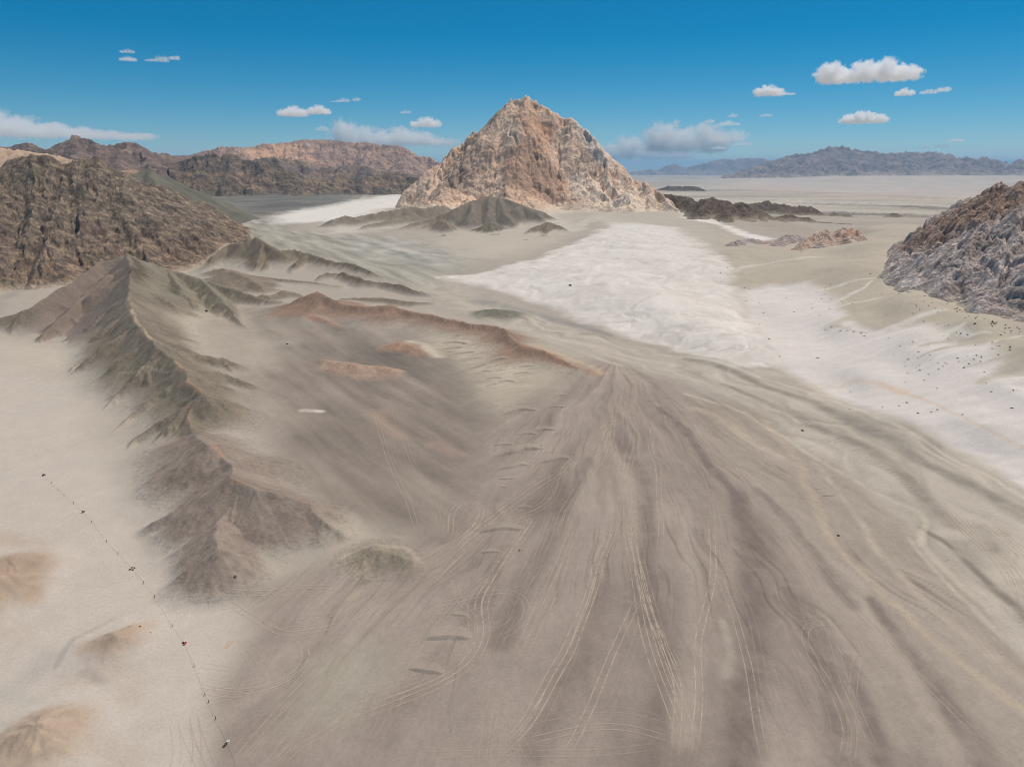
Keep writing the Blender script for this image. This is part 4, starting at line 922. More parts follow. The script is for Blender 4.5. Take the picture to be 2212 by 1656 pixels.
# dark badlands beyond the saddle on the right
bd = [LR(3, [(-200, 420, 1950), (0, 442, 1900), (90, 490, 1800), (170, 458, 1820), (260, 470, 1800), (310, 512, 1760), (375, 485, 1780), (430, 530, 1720), (500, 545, 1700), (590, 580, 1640), (680, 566, 1660), (780, 572, 1650), (860, 602, 1600), (960, 612, 1590), (1060, 616, 1600), (1130, 640, 1560)]),
      LR(3, [(170, 458, 1820), (120, 540, 1640)]), LR(3, [(260, 470, 1800), (280, 560, 1600), (320, 600, 1530)]), LR(3, [(375, 485, 1780), (440, 600, 1540), (470, 650, 1450)]), LR(3, [(500, 545, 1700), (560, 640, 1480)]), LR(3, [(680, 566, 1660), (640, 650, 1450)]), LR(3, [(860, 602, 1600), (800, 650, 1480)])]
def col_bad(x, y, z, up, rk, sl, a, r):
    n2 = fbm(x / 16, (y + z) / 16, 4, 501)
    c = np.empty(x.shape + (3,), np.float32); c[:] = C(104, 90, 78)
    c = mixc(c, sstep(0, .7, n2) * .6, (132, 114, 96)); c = mixc(c, sstep(0, .7, -n2) * .6, (78, 70, 62))
    c = mixc(c, 1 - sstep(1, 10, up + n2 * 4), (150, 138, 122)); return c * (1 + (rk * .5)[..., None])
patch('hills', 'dark brown badland hills beyond the white saddle right of the peak', 8, 30, 330, 1350, 2100, 190, bd, .55, M_BROWN, col_bad, 12, 50, ((48, 6), (22, 3)), (34, 3.5), 3, 6)
for lab, p, azs in [('greyish hillocks on the plain beyond the badland hills', [(400, 510, 2600), (450, 495, 2650), (540, 474, 2700), (600, 490, 2650), (650, 495, 2650), (720, 525, 2550)], (12, 26)),
                    ('small dark knob on the plain right of the hillocks', [(730, 530, 2500), (760, 514, 2550), (800, 506, 2550), (850, 535, 2450)], (15, 26)),
                    ('scattered low hillocks on the plain left of the right rock', [(820, 560, 2300), (860, 552, 2320), (920, 562, 2300), (990, 550, 2350), (1080, 565, 2300), (1180, 580, 2250), (1260, 590, 2200)], (17, 30)),
                    ('dark pointed hillocks on the plain beside the right rock', [(1270, 605, 2100), (1320, 580, 2150), (1370, 556, 2200), (1430, 575, 2150), (1470, 592, 2100), (1520, 575, 2150), (1580, 590, 2100)], (22, 36)),
                    ('low dark rise far out on the plain beside the peak', [(-90, 372, 6800), (0, 378, 6800), (30, 374, 6800), (90, 380, 6700)], (9, 17))]:
    q = LR(3, p)
    patch('hillock', lab, azs[0], azs[1], 150, q[:, 1].min() * .93, np.hypot(q[:, 0], q[:, 1]).max() * 1.12, 60, [q], .42, M_BROWN, col_bad, 14, 50, ((50, 7), (24, 4)), (26, 5), 4, 7)

# pale outcrops on the saddle
oc = [LR(3, [(765, 775, 850), (800, 735, 870), (840, 705, 880), (920, 660, 900), (980, 692, 890), (1040, 640, 910), (1090, 630, 915), (1140, 620, 920), (1200, 610, 930), (1250, 640, 925)]), LR(3, [(920, 660, 900), (900, 740, 860)]), LR(3, [(1090, 630, 915), (1060, 700, 880)]), LR(3, [(1140, 620, 920), (1110, 680, 890)])]
def col_oc(x, y, z, up, rk, sl, a, r):
    n1 = fbm(x / 22, y / 22, 4, 511); n2 = fbm(x / 6, (y + z) / 6, 4, 521)
    c = np.empty(x.shape + (3,), np.float32); c[:] = C(196, 172, 156)
    c = mixc(c, sstep(.1, .7, n1) * .8, (214, 204, 198)); c = mixc(c, sstep(.1, .7, -n1) * .8, (196, 150, 116)); c = mixc(c, sstep(.1, .7, n2) * .7, (140, 122, 114))
    return c * (1 + (rk * .5)[..., None])
patch('rock_outcrop', 'pale and orange rock outcrop on the sandy saddle', 19, 30, 220, 780, 1000, 150, oc, .75, M_ROCK, col_oc, 4, 20, ((16, 2.4), (7, 1.2)), (12, 3.0), 1.5, 2)
oc2 = [LR(3, [(600, 750, 930), (650, 715, 950), (700, 690, 960), (760, 700, 960), (800, 715, 950)]), LR(3, [(360, 725, 970), (440, 715, 980), (560, 735, 960)])]
def col_oc2(x, y, z, up, rk, sl, a, r):
    return mixc(col_oc(x, y, z, up, rk, sl, a, r), np.full(x.shape, .5), (170, 164, 166))
patch('rock_outcrop', 'low bluish-grey rubble left of the orange outcrop', 13, 24, 180, 860, 1040, 100, oc2, .5, M_ROCK, col_oc2, 4, 20, ((14, 2),), (8, 2.5), 1.5, 2)

# craggy rock hill on the right
rk_ = [LR(3, [(1400, 765, 770), (1470, 710, 745), (1560, 632, 720), (1700, 550, 685), (1850, 470, 645), (1950, 400, 615), (2050, 362, 595), (2208, 352, 575), (2500, 330, 545), (2900, 330, 500)]),
       LR(3, [(1850, 470, 645), (1720, 690, 625), (1560, 840, 625), (1400, 915, 632)]),
       LR(3, [(2050, 362, 595), (1960, 620, 545), (1840, 850, 515), (1720, 1000, 500)]),
       LR(3, [(2208, 352, 575), (2150, 700, 500), (2060, 950, 470), (1900, 1150, 452)]),
       LR(3, [(2500, 330, 545), (2380, 800, 455), (2280, 1120, 430)]), LR(3, [(2900, 330, 500), (2800, 800, 430), (2650, 1150, 400)])]
def col_rk(x, y, z, up, rk, sl, a, r):
    n1 = fbm(x / 40, (y + z) / 40, 4, 531); n2 = fbm(x / 6, (y + z * 1.4) / 6, 4, 541, .65); n3 = fbm(x / 14, (y + z) / 14, 4, 551)
    c = np.empty(x.shape + (3,), np.float32); c[:] = C(196, 182, 176)
    c = mixc(c, sstep(0, .8, n3) * .8, (214, 203, 199)); c = mixc(c, sstep(.1, .8, -n3) * .6, (160, 142, 134)); c = mixc(c, sstep(.25, .9, n1) * .5, (190, 160, 140))
    c = mixc(c, pix_mask(x + n3 * 10, y, z + n3 * 6, 3, [(1370, 790), (1560, 620), (1850, 460), (2050, 350), (2300, 340), (2300, 480), (2100, 560), (1900, 620), (1700, 740), (1500, 810)], 14) * .85, (158, 132, 114))
    c = mixc(c, sstep(.15, .6, n2) * .6, (112, 100, 96)); c = mixc(c, sstep(.2, .6, -n2) * .5, (222, 212, 208))
    c = mixc(c, (1 - sstep(.3, 4.5, up + n3 * 3)) * .8, (190, 180, 164))
    c = mixc(c, pix_mask(x, y, z, 3, [(1950, 1150), (2100, 1050), (2208, 1000), (2300, 1050), (2300, 1320), (2000, 1240)], 14) * .6, (206, 190, 180))
    return c * (1 + (rk * .5)[..., None])
patch('rock_hill', 'craggy grey and pink rock hill rising at the right edge', 21, 50, 560, 440, 960, 440, rk_, 1.05, M_ROCK, col_rk, 6, 30, ((40, 3.6), (18, 1.6)), (30, 3.5), 2, 3, 6, rgain=.44, crag=((26, 3.6), (11, 2.0), (5, 1.1)), cleft=((32, 5.0), (14, 2.0)))

# far ranges on the right
fr = [LR('f', [(820, 660, 15000), (870, 642, 15200), (1000, 600, 15500), (1080, 586, 15700), (1150, 574, 15800), (1200, 556, 16000), (1240, 550, 16000), (1340, 556, 16000), (1430, 575, 16000), (1500, 580, 16000), (1570, 574, 16000), (1650, 570, 16000), (1750, 575, 15800), (1830, 590, 15700), (1890, 606, 15600), (1915, 597, 15600), (1960, 612, 15500), (2020, 607, 15500), (2080, 626, 15400), (2150, 605, 15500), (2195, 590, 15600), (2260, 600, 15500), (2500, 580, 15500), (2800, 590, 15000)]),
      LR('f', [(1240, 550, 16000), (1200, 610, 15000), (1150, 660, 14400)]), LR('f', [(1430, 575, 16000), (1400, 640, 14800), (1380, 690, 14200)]), LR('f', [(1650, 570, 16000), (1600, 650, 14700)]), LR('f', [(1830, 590, 15700), (1760, 660, 14500)]), LR('f', [(2020, 607, 15500), (1960, 670, 14400)]), LR('f', [(2195, 590, 15600), (2150, 670, 14400)])]
patch('mountain_range', 'hazy blue-grey mountain range beyond the plain on the right', 12, 46, 420, 13200, 18500, 130, fr, .30, M_FAR, col_far((140, 124, 118), (172, 150, 138), (108, 96, 94), (184, 168, 152), 1800), 160, 700, ((700, 60), (320, 34), (150, 16)), (500, 40), 30, 40)
fb = [LR('f', [(60, 700, 28000), (150, 682, 28000), (190, 662, 28000), (250, 672, 28000), (330, 670, 28000), (380, 642, 28500), (410, 632, 28500), (480, 652, 28500), (550, 625, 28500), (620, 605, 29000), (700, 612, 29000), (790, 598, 29000), (850, 603, 29000), (940, 626, 28500), (1050, 650, 28000), (1200, 660, 28000)])]
patch('mountain_range', 'faint blue farthest mountains beside the right foot of the peak', 5, 26, 240, 26000, 33000, 80, fb, .38, M_FAR, col_far((140, 124, 116), (166, 146, 132), (112, 100, 96), (176, 162, 148), 3000), 220, 1500, ((1200, 90), (560, 45)), (900, 60), 40, 60)
print("mountains", round(time.time() - T0, 1))
# ------------------------------------------------------------------ haze
def box_mesh(name, lo, hi):
    x0, y0, z0 = lo; x1, y1, z1 = hi
    v = [(x0, y0, z0), (x1, y0, z0), (x1, y1, z0), (x0, y1, z0), (x0, y0, z1), (x1, y0, z1), (x1, y1, z1), (x0, y1, z1)]
    f = [(0, 3, 2, 1), (4, 5, 6, 7), (0, 1, 5, 4), (1, 2, 6, 5), (2, 3, 7, 6), (3, 0, 4, 7)]
    me = bpy.data.meshes.new(name); me.from_pydata(v, [], f); me.update(); return me
HM = bpy.data.materials.new('haze'); HM.use_nodes = True
hn, hl_ = HM.node_tree.nodes, HM.node_tree.links; hn.clear()
ho = hn.new('ShaderNodeOutputMaterial'); hv_ = hn.new('ShaderNodeVolumePrincipled')
hv_.inputs['Color'].default_value = (.34, .63, .95, 1); hv_.inputs['Density'].default_value = 2.8e-5; hv_.inputs['Anisotropy'].default_value = 0.0
hl_.new(hv_.outputs['Volume'], ho.inputs['Volume'])
zlo = float(ground.min()) - 2
ztop = max(max(v[2] for v in ob.bound_box) for ob in COL.objects if ob.type == 'MESH') + 12
print('haze', zlo, ztop)
hz = bpy.data.objects.new('haze', box_mesh('haze', (-76000, -76000, zlo), (76000, 76000, ztop)))
hz.data.materials.append(HM); COL.objects.link(hz); hz['kind'] = 'stuff'; hz['label'] = 'thin blue haze filling the air over the desert'; 
# ------------------------------------------------------------------ small sand ripples with a steep side
def catmull(pts, step=6.0):
    p = [np.array(q[:2], float) for q in pts]
    p = [2 * p[0] - p[1]] + p + [2 * p[-1] - p[-2]]
    out = []
    for i in range(1, len(p) - 2):
        n = max(2, int(np.linalg.norm(p[i + 1] - p[i]) / step))
        for k in range(n):
            t = k / n
            out.append(.5 * (2 * p[i] + (p[i + 1] - p[i - 1]) * t + (2 * p[i - 1] - 5 * p[i] + 4 * p[i + 1] - p[i + 2]) * t * t + (3 * p[i] - p[i - 1] - 3 * p[i + 1] + p[i + 2]) * t ** 3))
    out.append(p[-2])
    return out
def ripple(k, pts, hk=1.0, col=(178, 166, 150)):
    c = np.array([G(*q) for q in catmull(Zp(k, pts), 4.0)])
    seg = np.linalg.norm(np.diff(c, axis=0), axis=1); L = seg.sum(); s = np.concatenate([[0], np.cumsum(seg)]) / L
    n = max(7, min(40, int(L / .8)))
    t = np.linspace(0, 1, n); x = np.interp(t, s, c[:, 0]); y = np.interp(t, s, c[:, 1])
    h = min(1.5, .10 * L ** .78) * hk
    prof = [(-1.9, -.30), (-1.5, -.02), (-.7, .52), (-.15, .97), (0, 1.0), (.3, .93), (2.2, .55), (4.5, .18), (6.5, -.02), (7.5, -.3)]
    tx, ty = np.gradient(x), np.gradient(y); nn = np.hypot(tx, ty); nx, ny = -ty / nn, tx / nn
    sg = np.where(nx * x + ny * y < 0, -1, 1); nx, ny = nx * sg, ny * sg     # the gentle side points away
    V = []
    for i in range(n):
        e = math.sin(math.pi * min(max(t[i], .0), 1.0)) ** .7
        hh = h * e * (1 + .15 * math.sin(t[i] * 9))
        for o, z in prof:
            px, py = x[i] + nx[i] * o * h * (.25 + .75 * e), y[i] + ny[i] * o * h * (.25 + .75 * e)
            V.append((px, py, float(ground_at(px, py)) + z * hh - .03))
    m = len(prof)
    F = [(i * m + j, i * m + j + 1, (i + 1) * m + j + 1, (i + 1) * m + j) for i in range(n - 1) for j in range(m - 1)]
    me = bpy.data.meshes.new('sand_ripple'); me.from_pydata(V, [], F)
    a = np.array(V); f0 = F[0]
    if np.cross(a[f0[1]] - a[f0[0]], a[f0[3]] - a[f0[0]])[2] < 0: me.flip_normals()
    me.polygons.foreach_set('use_smooth', np.ones(len(F), bool))
    at = me.attributes.new('soil', 'FLOAT_COLOR', 'POINT'); c4 = np.ones((len(V), 4), np.float32)
    # same soil as the ground it lies on, a little sandier
    rr_ = np.hypot(a[:, 0], a[:, 1]); ii = gidx(rr_); jj = np.clip(((np.arctan2(a[:, 0], a[:, 1]) - AZ[0]) / (AZ[1] - AZ[0])).astype(int), 0, NA - 1)
    c4[:, :3] = alb[ii, jj] * .75 + C(*col) * .25
    at.data.foreach_set('color', c4.ravel()); me.materials.append(M_GROUND); me.update()
    o = bpy.data.objects.new('sand_ripple', me); COL.objects.link(o); o['kind'] = 'structure'; o['label'] = 'small curved sand ripple with one steep shaded side'
for pts in [[(980, 1025), (1070, 1005), (1150, 985), (1220, 972), (1325, 972)], [(1010, 1105), (1100, 1090), (1160, 1075), (1220, 1078)], [(1280, 1065), (1350, 1050), (1410, 1035), (1490, 1033)], [(1025, 762), (1100, 735), (1160, 720), (1280, 722)],
            [(1130, 885), (1200, 873), (1280, 880)], [(1240, 862), (1310, 848), (1410, 850)], [(970, 952), (1040, 943), (1110, 942)], [(1330, 705), (1390, 700), (1470, 703)], [(1370, 637), (1410, 625), (1475, 622)], [(1040, 705), (1090, 697), (1125, 698)],
            [(1010, 1165), (1080, 1165), (1135, 1157)], [(1000, 1150), (1050, 1143)], [(1020, 1190), (1070, 1185)], [(1025, 1217), (1090, 1215)], [(890, 1515), (980, 1495), (1060, 1485), (1130, 1492), (1195, 1492)], [(1130, 1355), (1180, 1350), (1240, 1352)],
            [(890, 1642), (960, 1638), (1040, 1636)], [(830, 455), (900, 437), (960, 410), (1030, 390), (1090, 388)], [(780, 408), (850, 390), (930, 378)], [(1140, 445), (1190, 435), (1255, 433)], [(1110, 492), (1160, 480), (1230, 478)],
            [(930, 568), (1000, 550), (1060, 533), (1140, 537)], [(930, 520), (990, 510), (1050, 512)], [(720, 240), (760, 236), (800, 235)], [(650, 293), (740, 282), (830, 297)], [(655, 330), (730, 318), (800, 315)], [(830, 275), (870, 262), (900, 250)],
            [(720, 360), (800, 350), (880, 345)], [(1980, 660), (2050, 655)], [(1060, 1065), (1110, 1062)], [(1130, 680), (1180, 676)], [(680, 345), (760, 340)], [(900, 470), (980, 466)], [(1010, 465), (1080, 460)], [(760, 265), (820, 258)]]:
    ripple(5, pts)
for pts in [[(525, 828), (600, 822), (680, 815), (750, 818), (850, 828)], [(425, 1022), (500, 1028), (580, 1040), (665, 1052)], [(700, 670), (760, 674), (810, 680)]]:
    ripple(8, pts, 1.15)
for pts in [[(900, 1000), (950, 997), (995, 995)], [(955, 880), (1010, 878)], [(850, 955), (905, 955)]]:
    ripple(6, pts)
for pts in [[(1690, 327), (1715, 316), (1742, 308)], [(1742, 354), (1782, 347)], [(1793, 394), (1830, 387)], [(2050, 925), (2090, 922)], [(2095, 975), (2140, 972)], [(2120, 1015), (2160, 1012)], [(2165, 720), (2205, 715)]]:
    ripple(9, pts)
for i in range(40):
    t = i / 39; q = catmull([(470, 372), (640, 452), (820, 538), (980, 630), (1120, 700), (1300, 800), (1400, 880), (1495, 962)], 2.0)
    a = q[int(t * (len(q) - 1))]
    if 13 < i < 16: continue
    L_ = random.uniform(14, 30) * (1.5 if 18 < i < 21 else 1)
    ripple(6, [(a[0] - L_, a[1] + L_ * .35), (a[0], a[1] - 1), (a[0] + L_, a[1] - L_ * .25)], .8)
for a in [(905, 780), (915, 800), (930, 822), (945, 845), (965, 860), (990, 905), (1005, 925), (760, 820), (770, 845), (60, 215), (95, 222), (120, 230), (140, 236)]:
    ripple(6, [(a[0] - 14, a[1] + 3), (a[0], a[1] - 1), (a[0] + 14, a[1] - 3)], .8)
print("ripples", round(time.time() - T0, 1))

# ------------------------------------------------------------------ tyre tracks pressed into the gravel
TM = bpy.data.materials.new('pressed_track'); TM.use_nodes = True
tn_, tl_ = TM.node_tree.nodes, TM.node_tree.links; tn_.clear()
to = tn_.new('ShaderNodeOutputMaterial'); td = tn_.new('ShaderNodeBsdfDiffuse'); tt = tn_.new('ShaderNodeBsdfTransparent'); tm = tn_.new('ShaderNodeMixShader')
ta = tn_.new('ShaderNodeAttribute'); ta.attribute_name = 'wear'
tc_ = tn_.new('ShaderNodeTexCoord'); tno = tn_.new('ShaderNodeTexNoise'); tno.inputs['Scale'].default_value = .35; tno.inputs['Detail'].default_value = 5; tno.inputs['Roughness'].default_value = .7
tr_ = tn_.new('ShaderNodeMapRange'); tr_.inputs['From Min'].default_value = .30; tr_.inputs['From Max'].default_value = .55; tr_.inputs['To Min'].default_value = .12
tmu = tn_.new('ShaderNodeMath'); tmu.operation = 'MULTIPLY'
td.inputs['Color'].default_value = (*[float(v) for v in C(208, 192, 176)], 1)
tl_.new(tc_.outputs['Object'], tno.inputs['Vector']); tl_.new(tno.outputs['Fac'], tr_.inputs['Value']); tl_.new(tr_.outputs['Result'], tmu.inputs[0]); tl_.new(ta.outputs['Fac'], tmu.inputs[1])
tl_.new(tmu.outputs['Value'], tm.inputs['Fac']); tl_.new(tt.outputs['BSDF'], tm.inputs[1]); tl_.new(td.outputs['BSDF'], tm.inputs[2]); tl_.new(tm.outputs['Shader'], to.inputs['Surface'])
def track(k, pts, shift=0.0, wear=.75, gauge=1.7, width=.32, wander=.5):
    c = np.array([G(*q) for q in catmull(Zp(k, pts), 5.0)])
    seg = np.linalg.norm(np.diff(c, axis=0), axis=1); s = np.concatenate([[0], np.cumsum(seg)]); L = s[-1]
    n = max(6, int(L / 1.6)); t = np.linspace(0, L, n)
    x, y = np.interp(t, s, c[:, 0]), np.interp(t, s, c[:, 1])
    kern = np.ones(7) / 7
    if n > 16:
        x[3:-3] = np.convolve(x, kern, 'valid'); y[3:-3] = np.convolve(y, kern, 'valid')
    tx, ty = np.gradient(x), np.gradient(y); nn = np.hypot(tx, ty) + 1e-9; nx, ny = -ty / nn, tx / nn
    ph = random.uniform(0, 99)
    wob = wander * np.sin(t / 23 + ph) + wander * .6 * np.sin(t / 9.1 + ph * 2)
    V, F, W = [], [], []
    for side in (-gauge / 2, gauge / 2):
        b = len(V)
        for i in range(n):
            for e in (-width / 2, width / 2):
                o = shift + wob[i] + side + e
                V.append((x[i] + nx[i] * o, y[i] + ny[i] * o))
                fade = min(1, t[i] / (L * .12 + 1e-6), (L - t[i]) / (L * .12 + 1e-6))
                W.append(wear * max(0, fade))
        F += [(b + 2 * i, b + 2 * i + 1, b + 2 * i + 3, b + 2 * i + 2) for i in range(n - 1)]
    V = np.array(V); z = ground_at(V[:, 0], V[:, 1]) + .07
    me = bpy.data.meshes.new('tyre_track'); me.from_pydata(np.column_stack([V, z]).tolist(), [], F)
    at = me.attributes.new('wear', 'FLOAT', 'POINT'); at.data.foreach_set('value', np.array(W, np.float32))
    me.materials.append(TM); me.update()
    o = bpy.data.objects.new('tyre_track', me); COL.objects.link(o); o['kind'] = 'structure'; o['label'] = 'pale pair of tyre tracks pressed into the gravel'
TR = [
 (8, [(1810, 0), (1850, 200), (1900, 480), (1950, 700), (2030, 980), (2110, 1220), (2160, 1380), (2180, 1500), (2110, 1656)], [0, 2.2], .95),
 (8, [(1850, 0), (1890, 250), (1950, 520), (2010, 720), (2110, 900), (2190, 1080), (2200, 1300), (2180, 1450), (2150, 1656)], [0], .95),
 (8, [(1870, 0), (1920, 300), (1960, 560), (2040, 800), (2130, 1020), (2190, 1200), (2208, 1400)], [0], .8),
 (8, [(1540, 0), (1450, 200), (1380, 380), (1280, 600), (1200, 760), (1120, 930), (1060, 1010)], [0, 2.4], .9),
 (8, [(1790, 0), (1720, 150), (1650, 320), (1600, 520), (1500, 760), (1440, 930), (1390, 1010), (1300, 1200), (1200, 1380), (1080, 1500), (900, 1656)], [0, 1.2], .8),
 (8, [(1900, 560), (1850, 700), (1760, 900), (1700, 1040), (1600, 1280), (1530, 1440), (1480, 1560), (1410, 1656)], [0], .85),
 (8, [(1350, 0), (1280, 180), (1230, 330), (1180, 430), (1120, 480)], [0, 2.5], .6),
 (8, [(1260, 0), (1100, 250), (1010, 400), (900, 560), (880, 660), (900, 760), (860, 900), (780, 1000), (680, 1070), (500, 1150), (300, 1220), (100, 1300), (0, 1345)], [0, 1.6, -1.4], .8),
 (8, [(520, 650), (700, 600), (900, 555), (980, 525), (1080, 515), (1160, 550), (1205, 620), (1170, 730), (1060, 800), (950, 860)], [0], .85),
 (8, [(740, 430), (760, 520), (800, 600), (860, 680), (900, 740)], [0], .75),
 (8, [(1060, 0), (880, 150), (700, 310), (520, 430), (300, 560), (120, 680), (0, 740)], [0, 2.5, -2.6, 5, -5], .6),
 (8, [(1290, 0), (1050, 70), (900, 150), (700, 330), (560, 480)], [0, 2], .8),
 (8, [(1150, 1490), (1350, 1450), (1600, 1410), (1800, 1400), (2000, 1450), (2150, 1500)], [0], .65),
 (8, [(470, 1570), (700, 1560), (1000, 1545), (1300, 1560), (1700, 1570), (2100, 1530)], [0], .4),
 (8, [(1000, 1160), (950, 1300), (930, 1450), (900, 1656)], [0, 3], .5), (8, [(980, 1160), (1060, 1300), (1150, 1500), (1230, 1656)], [0], .5),
 (8, [(640, 600), (480, 820), (330, 1120), (200, 1400), (40, 1656)], [0, 2.4], .55), (8, [(460, 1000), (600, 960), (760, 900)], [0], .5),
 (8, [(1320, 130), (1440, 120), (1560, 160), (1640, 260)], [0], .4),
 (5, [(1770, 470), (1850, 520), (1890, 590), (1850, 680), (1780, 800), (1720, 880), (1740, 960), (1800, 1080), (1840, 1200), (1870, 1350), (1880, 1500), (1910, 1656)], [0, 1.5, -1.6], .85),
 (5, [(1890, 600), (1870, 760), (1890, 880), (1860, 1020), (1830, 1120), (1800, 1240), (1780, 1400)], [0, 1.4], .7),
 (5, [(1720, 880), (1600, 990), (1450, 1110), (1300, 1200), (1100, 1330), (960, 1430), (880, 1500), (760, 1600), (700, 1656)], [0, 2, -2.2], .85),
 (5, [(1700, 620), (1720, 760), (1620, 900), (1520, 1000), (1420, 1120), (1350, 1290), (1250, 1360), (1050, 1420), (930, 1480)], [0, 1.5], .7),
 (5, [(1770, 560), (1740, 760), (1700, 900), (1640, 1040), (1560, 1130), (1500, 1260), (1420, 1420), (1380, 1560), (1350, 1656)], [0, 2.4], .75),
 (5, [(1640, 640), (1560, 760), (1440, 920), (1330, 1020), (1220, 1120), (1190, 1220)], [0], .55),
 (5, [(1310, 1090), (1330, 1160), (1310, 1260)], [0], .45), (5, [(1500, 990), (1540, 910), (1620, 860)], [0], .45),
 (5, [(2000, 780), (2020, 880), (2010, 970), (2040, 1080), (2050, 1250), (2060, 1450), (2040, 1656)], [0], .8),
 (5, [(1900, 640), (1980, 800), (2020, 930), (1960, 1030), (1900, 1120), (1860, 1180)], [0], .7), (5, [(2110, 780), (2120, 860), (2180, 960), (2208, 1000)], [0], .6), (5, [(2208, 960), (2150, 1010), (2100, 940)], [0], .4),
 (5, [(120, 620), (160, 690), (230, 770), (270, 890), (300, 1030), (370, 1190), (430, 1340), (470, 1460), (540, 1580)], [0], .6),
 (5, [(310, 600), (340, 680), (370, 800), (410, 930), (470, 1080), (540, 1220), (610, 1360), (650, 1470), (640, 1600)], [0], .6), (5, [(120, 620), (200, 580), (310, 600)], [0], .4),
 (5, [(700, 1560), (700, 1400), (740, 1330), (800, 1310), (870, 1310), (910, 1360), (870, 1460), (800, 1540), (740, 1640)], [0, 1.0], .8),
 (5, [(640, 1300), (690, 1250), (770, 1232), (840, 1250), (880, 1300)], [0], .7), (5, [(650, 1640), (690, 1500), (680, 1400)], [0], .4),
 (9, [(170, 0), (190, 200), (190, 450), (150, 700), (110, 900), (110, 1100), (90, 1350), (60, 1560), (30, 1656)], [0], .85),
 (9, [(230, 360), (280, 500), (340, 650), (380, 850), (420, 1050), (460, 1300), (500, 1500), (540, 1656)], [0], .85),
 (9, [(500, 0), (640, 200), (760, 360), (840, 500), (870, 640), (930, 760), (990, 920), (1030, 1080), (1100, 1250), (1180, 1450), (1260, 1656)], [0], .7),
 (9, [(880, 710), (800, 740), (790, 820), (850, 950), (930, 1060), (1000, 1190), (1040, 1300), (1090, 1420), (1080, 1540)], [0], .8),
 (9, [(800, 790), (850, 720), (930, 720), (1030, 760), (1100, 830), (1130, 920), (1110, 1030), (1090, 1130), (1100, 1230)], [0], .7), (9, [(1040, 1300), (1060, 1450), (1040, 1600)], [0, 1.2], .6),
 (9, [(600, 100), (800, 280), (950, 450), (1100, 620), (1250, 770), (1400, 930), (1500, 1060), (1700, 1250), (1900, 1450), (2050, 1600)], [0], .6),
 (9, [(0, 500), (50, 640), (90, 800), (120, 960)], [0], .5), (9, [(0, 1090), (20, 1300), (10, 1500)], [0], .5),
 (9, [(1720, 0), (1850, 140), (1980, 240), (2080, 330), (2150, 420), (2208, 520)], [0, 2.5, -2.5], .7), (9, [(1900, 60), (2050, 180), (2208, 320)], [0, 3], .5), (9, [(2150, 420), (2190, 540), (2200, 640)], [0], .5),
 (9, [(2015, 132), (2055, 146), (2085, 138), (2100, 118)], [0, 2.2], .7), (9, [(2200, 1100), (2050, 980), (1900, 800), (1750, 600)], [0], .35),
 (6, [(0, 640), (90, 780), (150, 900), (180, 1050), (200, 1250), (230, 1450), (320, 1656)], [0, 1.3], .75), (6, [(590, 1180), (700, 1380), (800, 1530), (850, 1656)], [0], .5),
 (6, [(0, 400), (40, 480), (30, 560)], [0, 1.4], .5), (6, [(410, 215), (450, 240), (500, 250)], [0], .5), (6, [(60, 910), (200, 990), (340, 1070)], [0], .4), (6, [(40, 480), (130, 590), (300, 760), (430, 950), (560, 1120), (660, 1250)], [0], .45),
 (7, [(1400, 540), (1560, 550), (1700, 545), (1850, 505), (2050, 490), (2208, 510)], [0], .7), (7, [(1480, 600), (1650, 700), (1800, 790), (1950, 800), (2208, 730)], [0, 1.6], .75),
 (7, [(1920, 830), (1990, 880), (1985, 960), (1900, 1060), (1750, 1130), (1550, 1165), (1300, 1130)], [0, 1.2], .8), (7, [(1350, 1240), (1550, 1190), (1750, 1140)], [0], .7), (7, [(1900, 690), (2050, 695), (2208, 660)], [0], .6),
 (7, [(2208, 830), (2000, 1030), (1800, 1230), (1600, 1450), (1450, 1656)], [0, 2.2], .6), (7, [(2250, 850), (2100, 1060), (1950, 1260), (1800, 1450), (1640, 1656)], [0, 2.5], .6), (7, [(2240, 900), (2130, 1120), (2020, 1320), (1850, 1656)], [0, 2.0], .5),
 (7, [(2250, 1290), (2100, 1400), (1900, 1520), (1760, 1656)], [0, 1.5], .85), (7, [(1250, 1320), (1290, 1450), (1340, 1560), (1390, 1656)], [0], .6), (7, [(1270, 1320), (1300, 1500), (1290, 1640)], [0], .5), (7, [(1260, 1010), (1400, 1020), (1550, 1040)], [0], .5), (7, [(1450, 1420), (1540, 1370), (1620, 1310)], [0], .4), (7, [(1560, 900), (1640, 1000), (1700, 1100)], [0, 1.4], .4),
]
for k, pts, sh, w in TR:
    for q in sh: track(k, pts, q, w * random.uniform(.5, .85))
    if k in (5, 7, 8, 9): track(k, pts, random.uniform(-6, 6), w * .3)
print("tracks", round(time.time() - T0, 1))
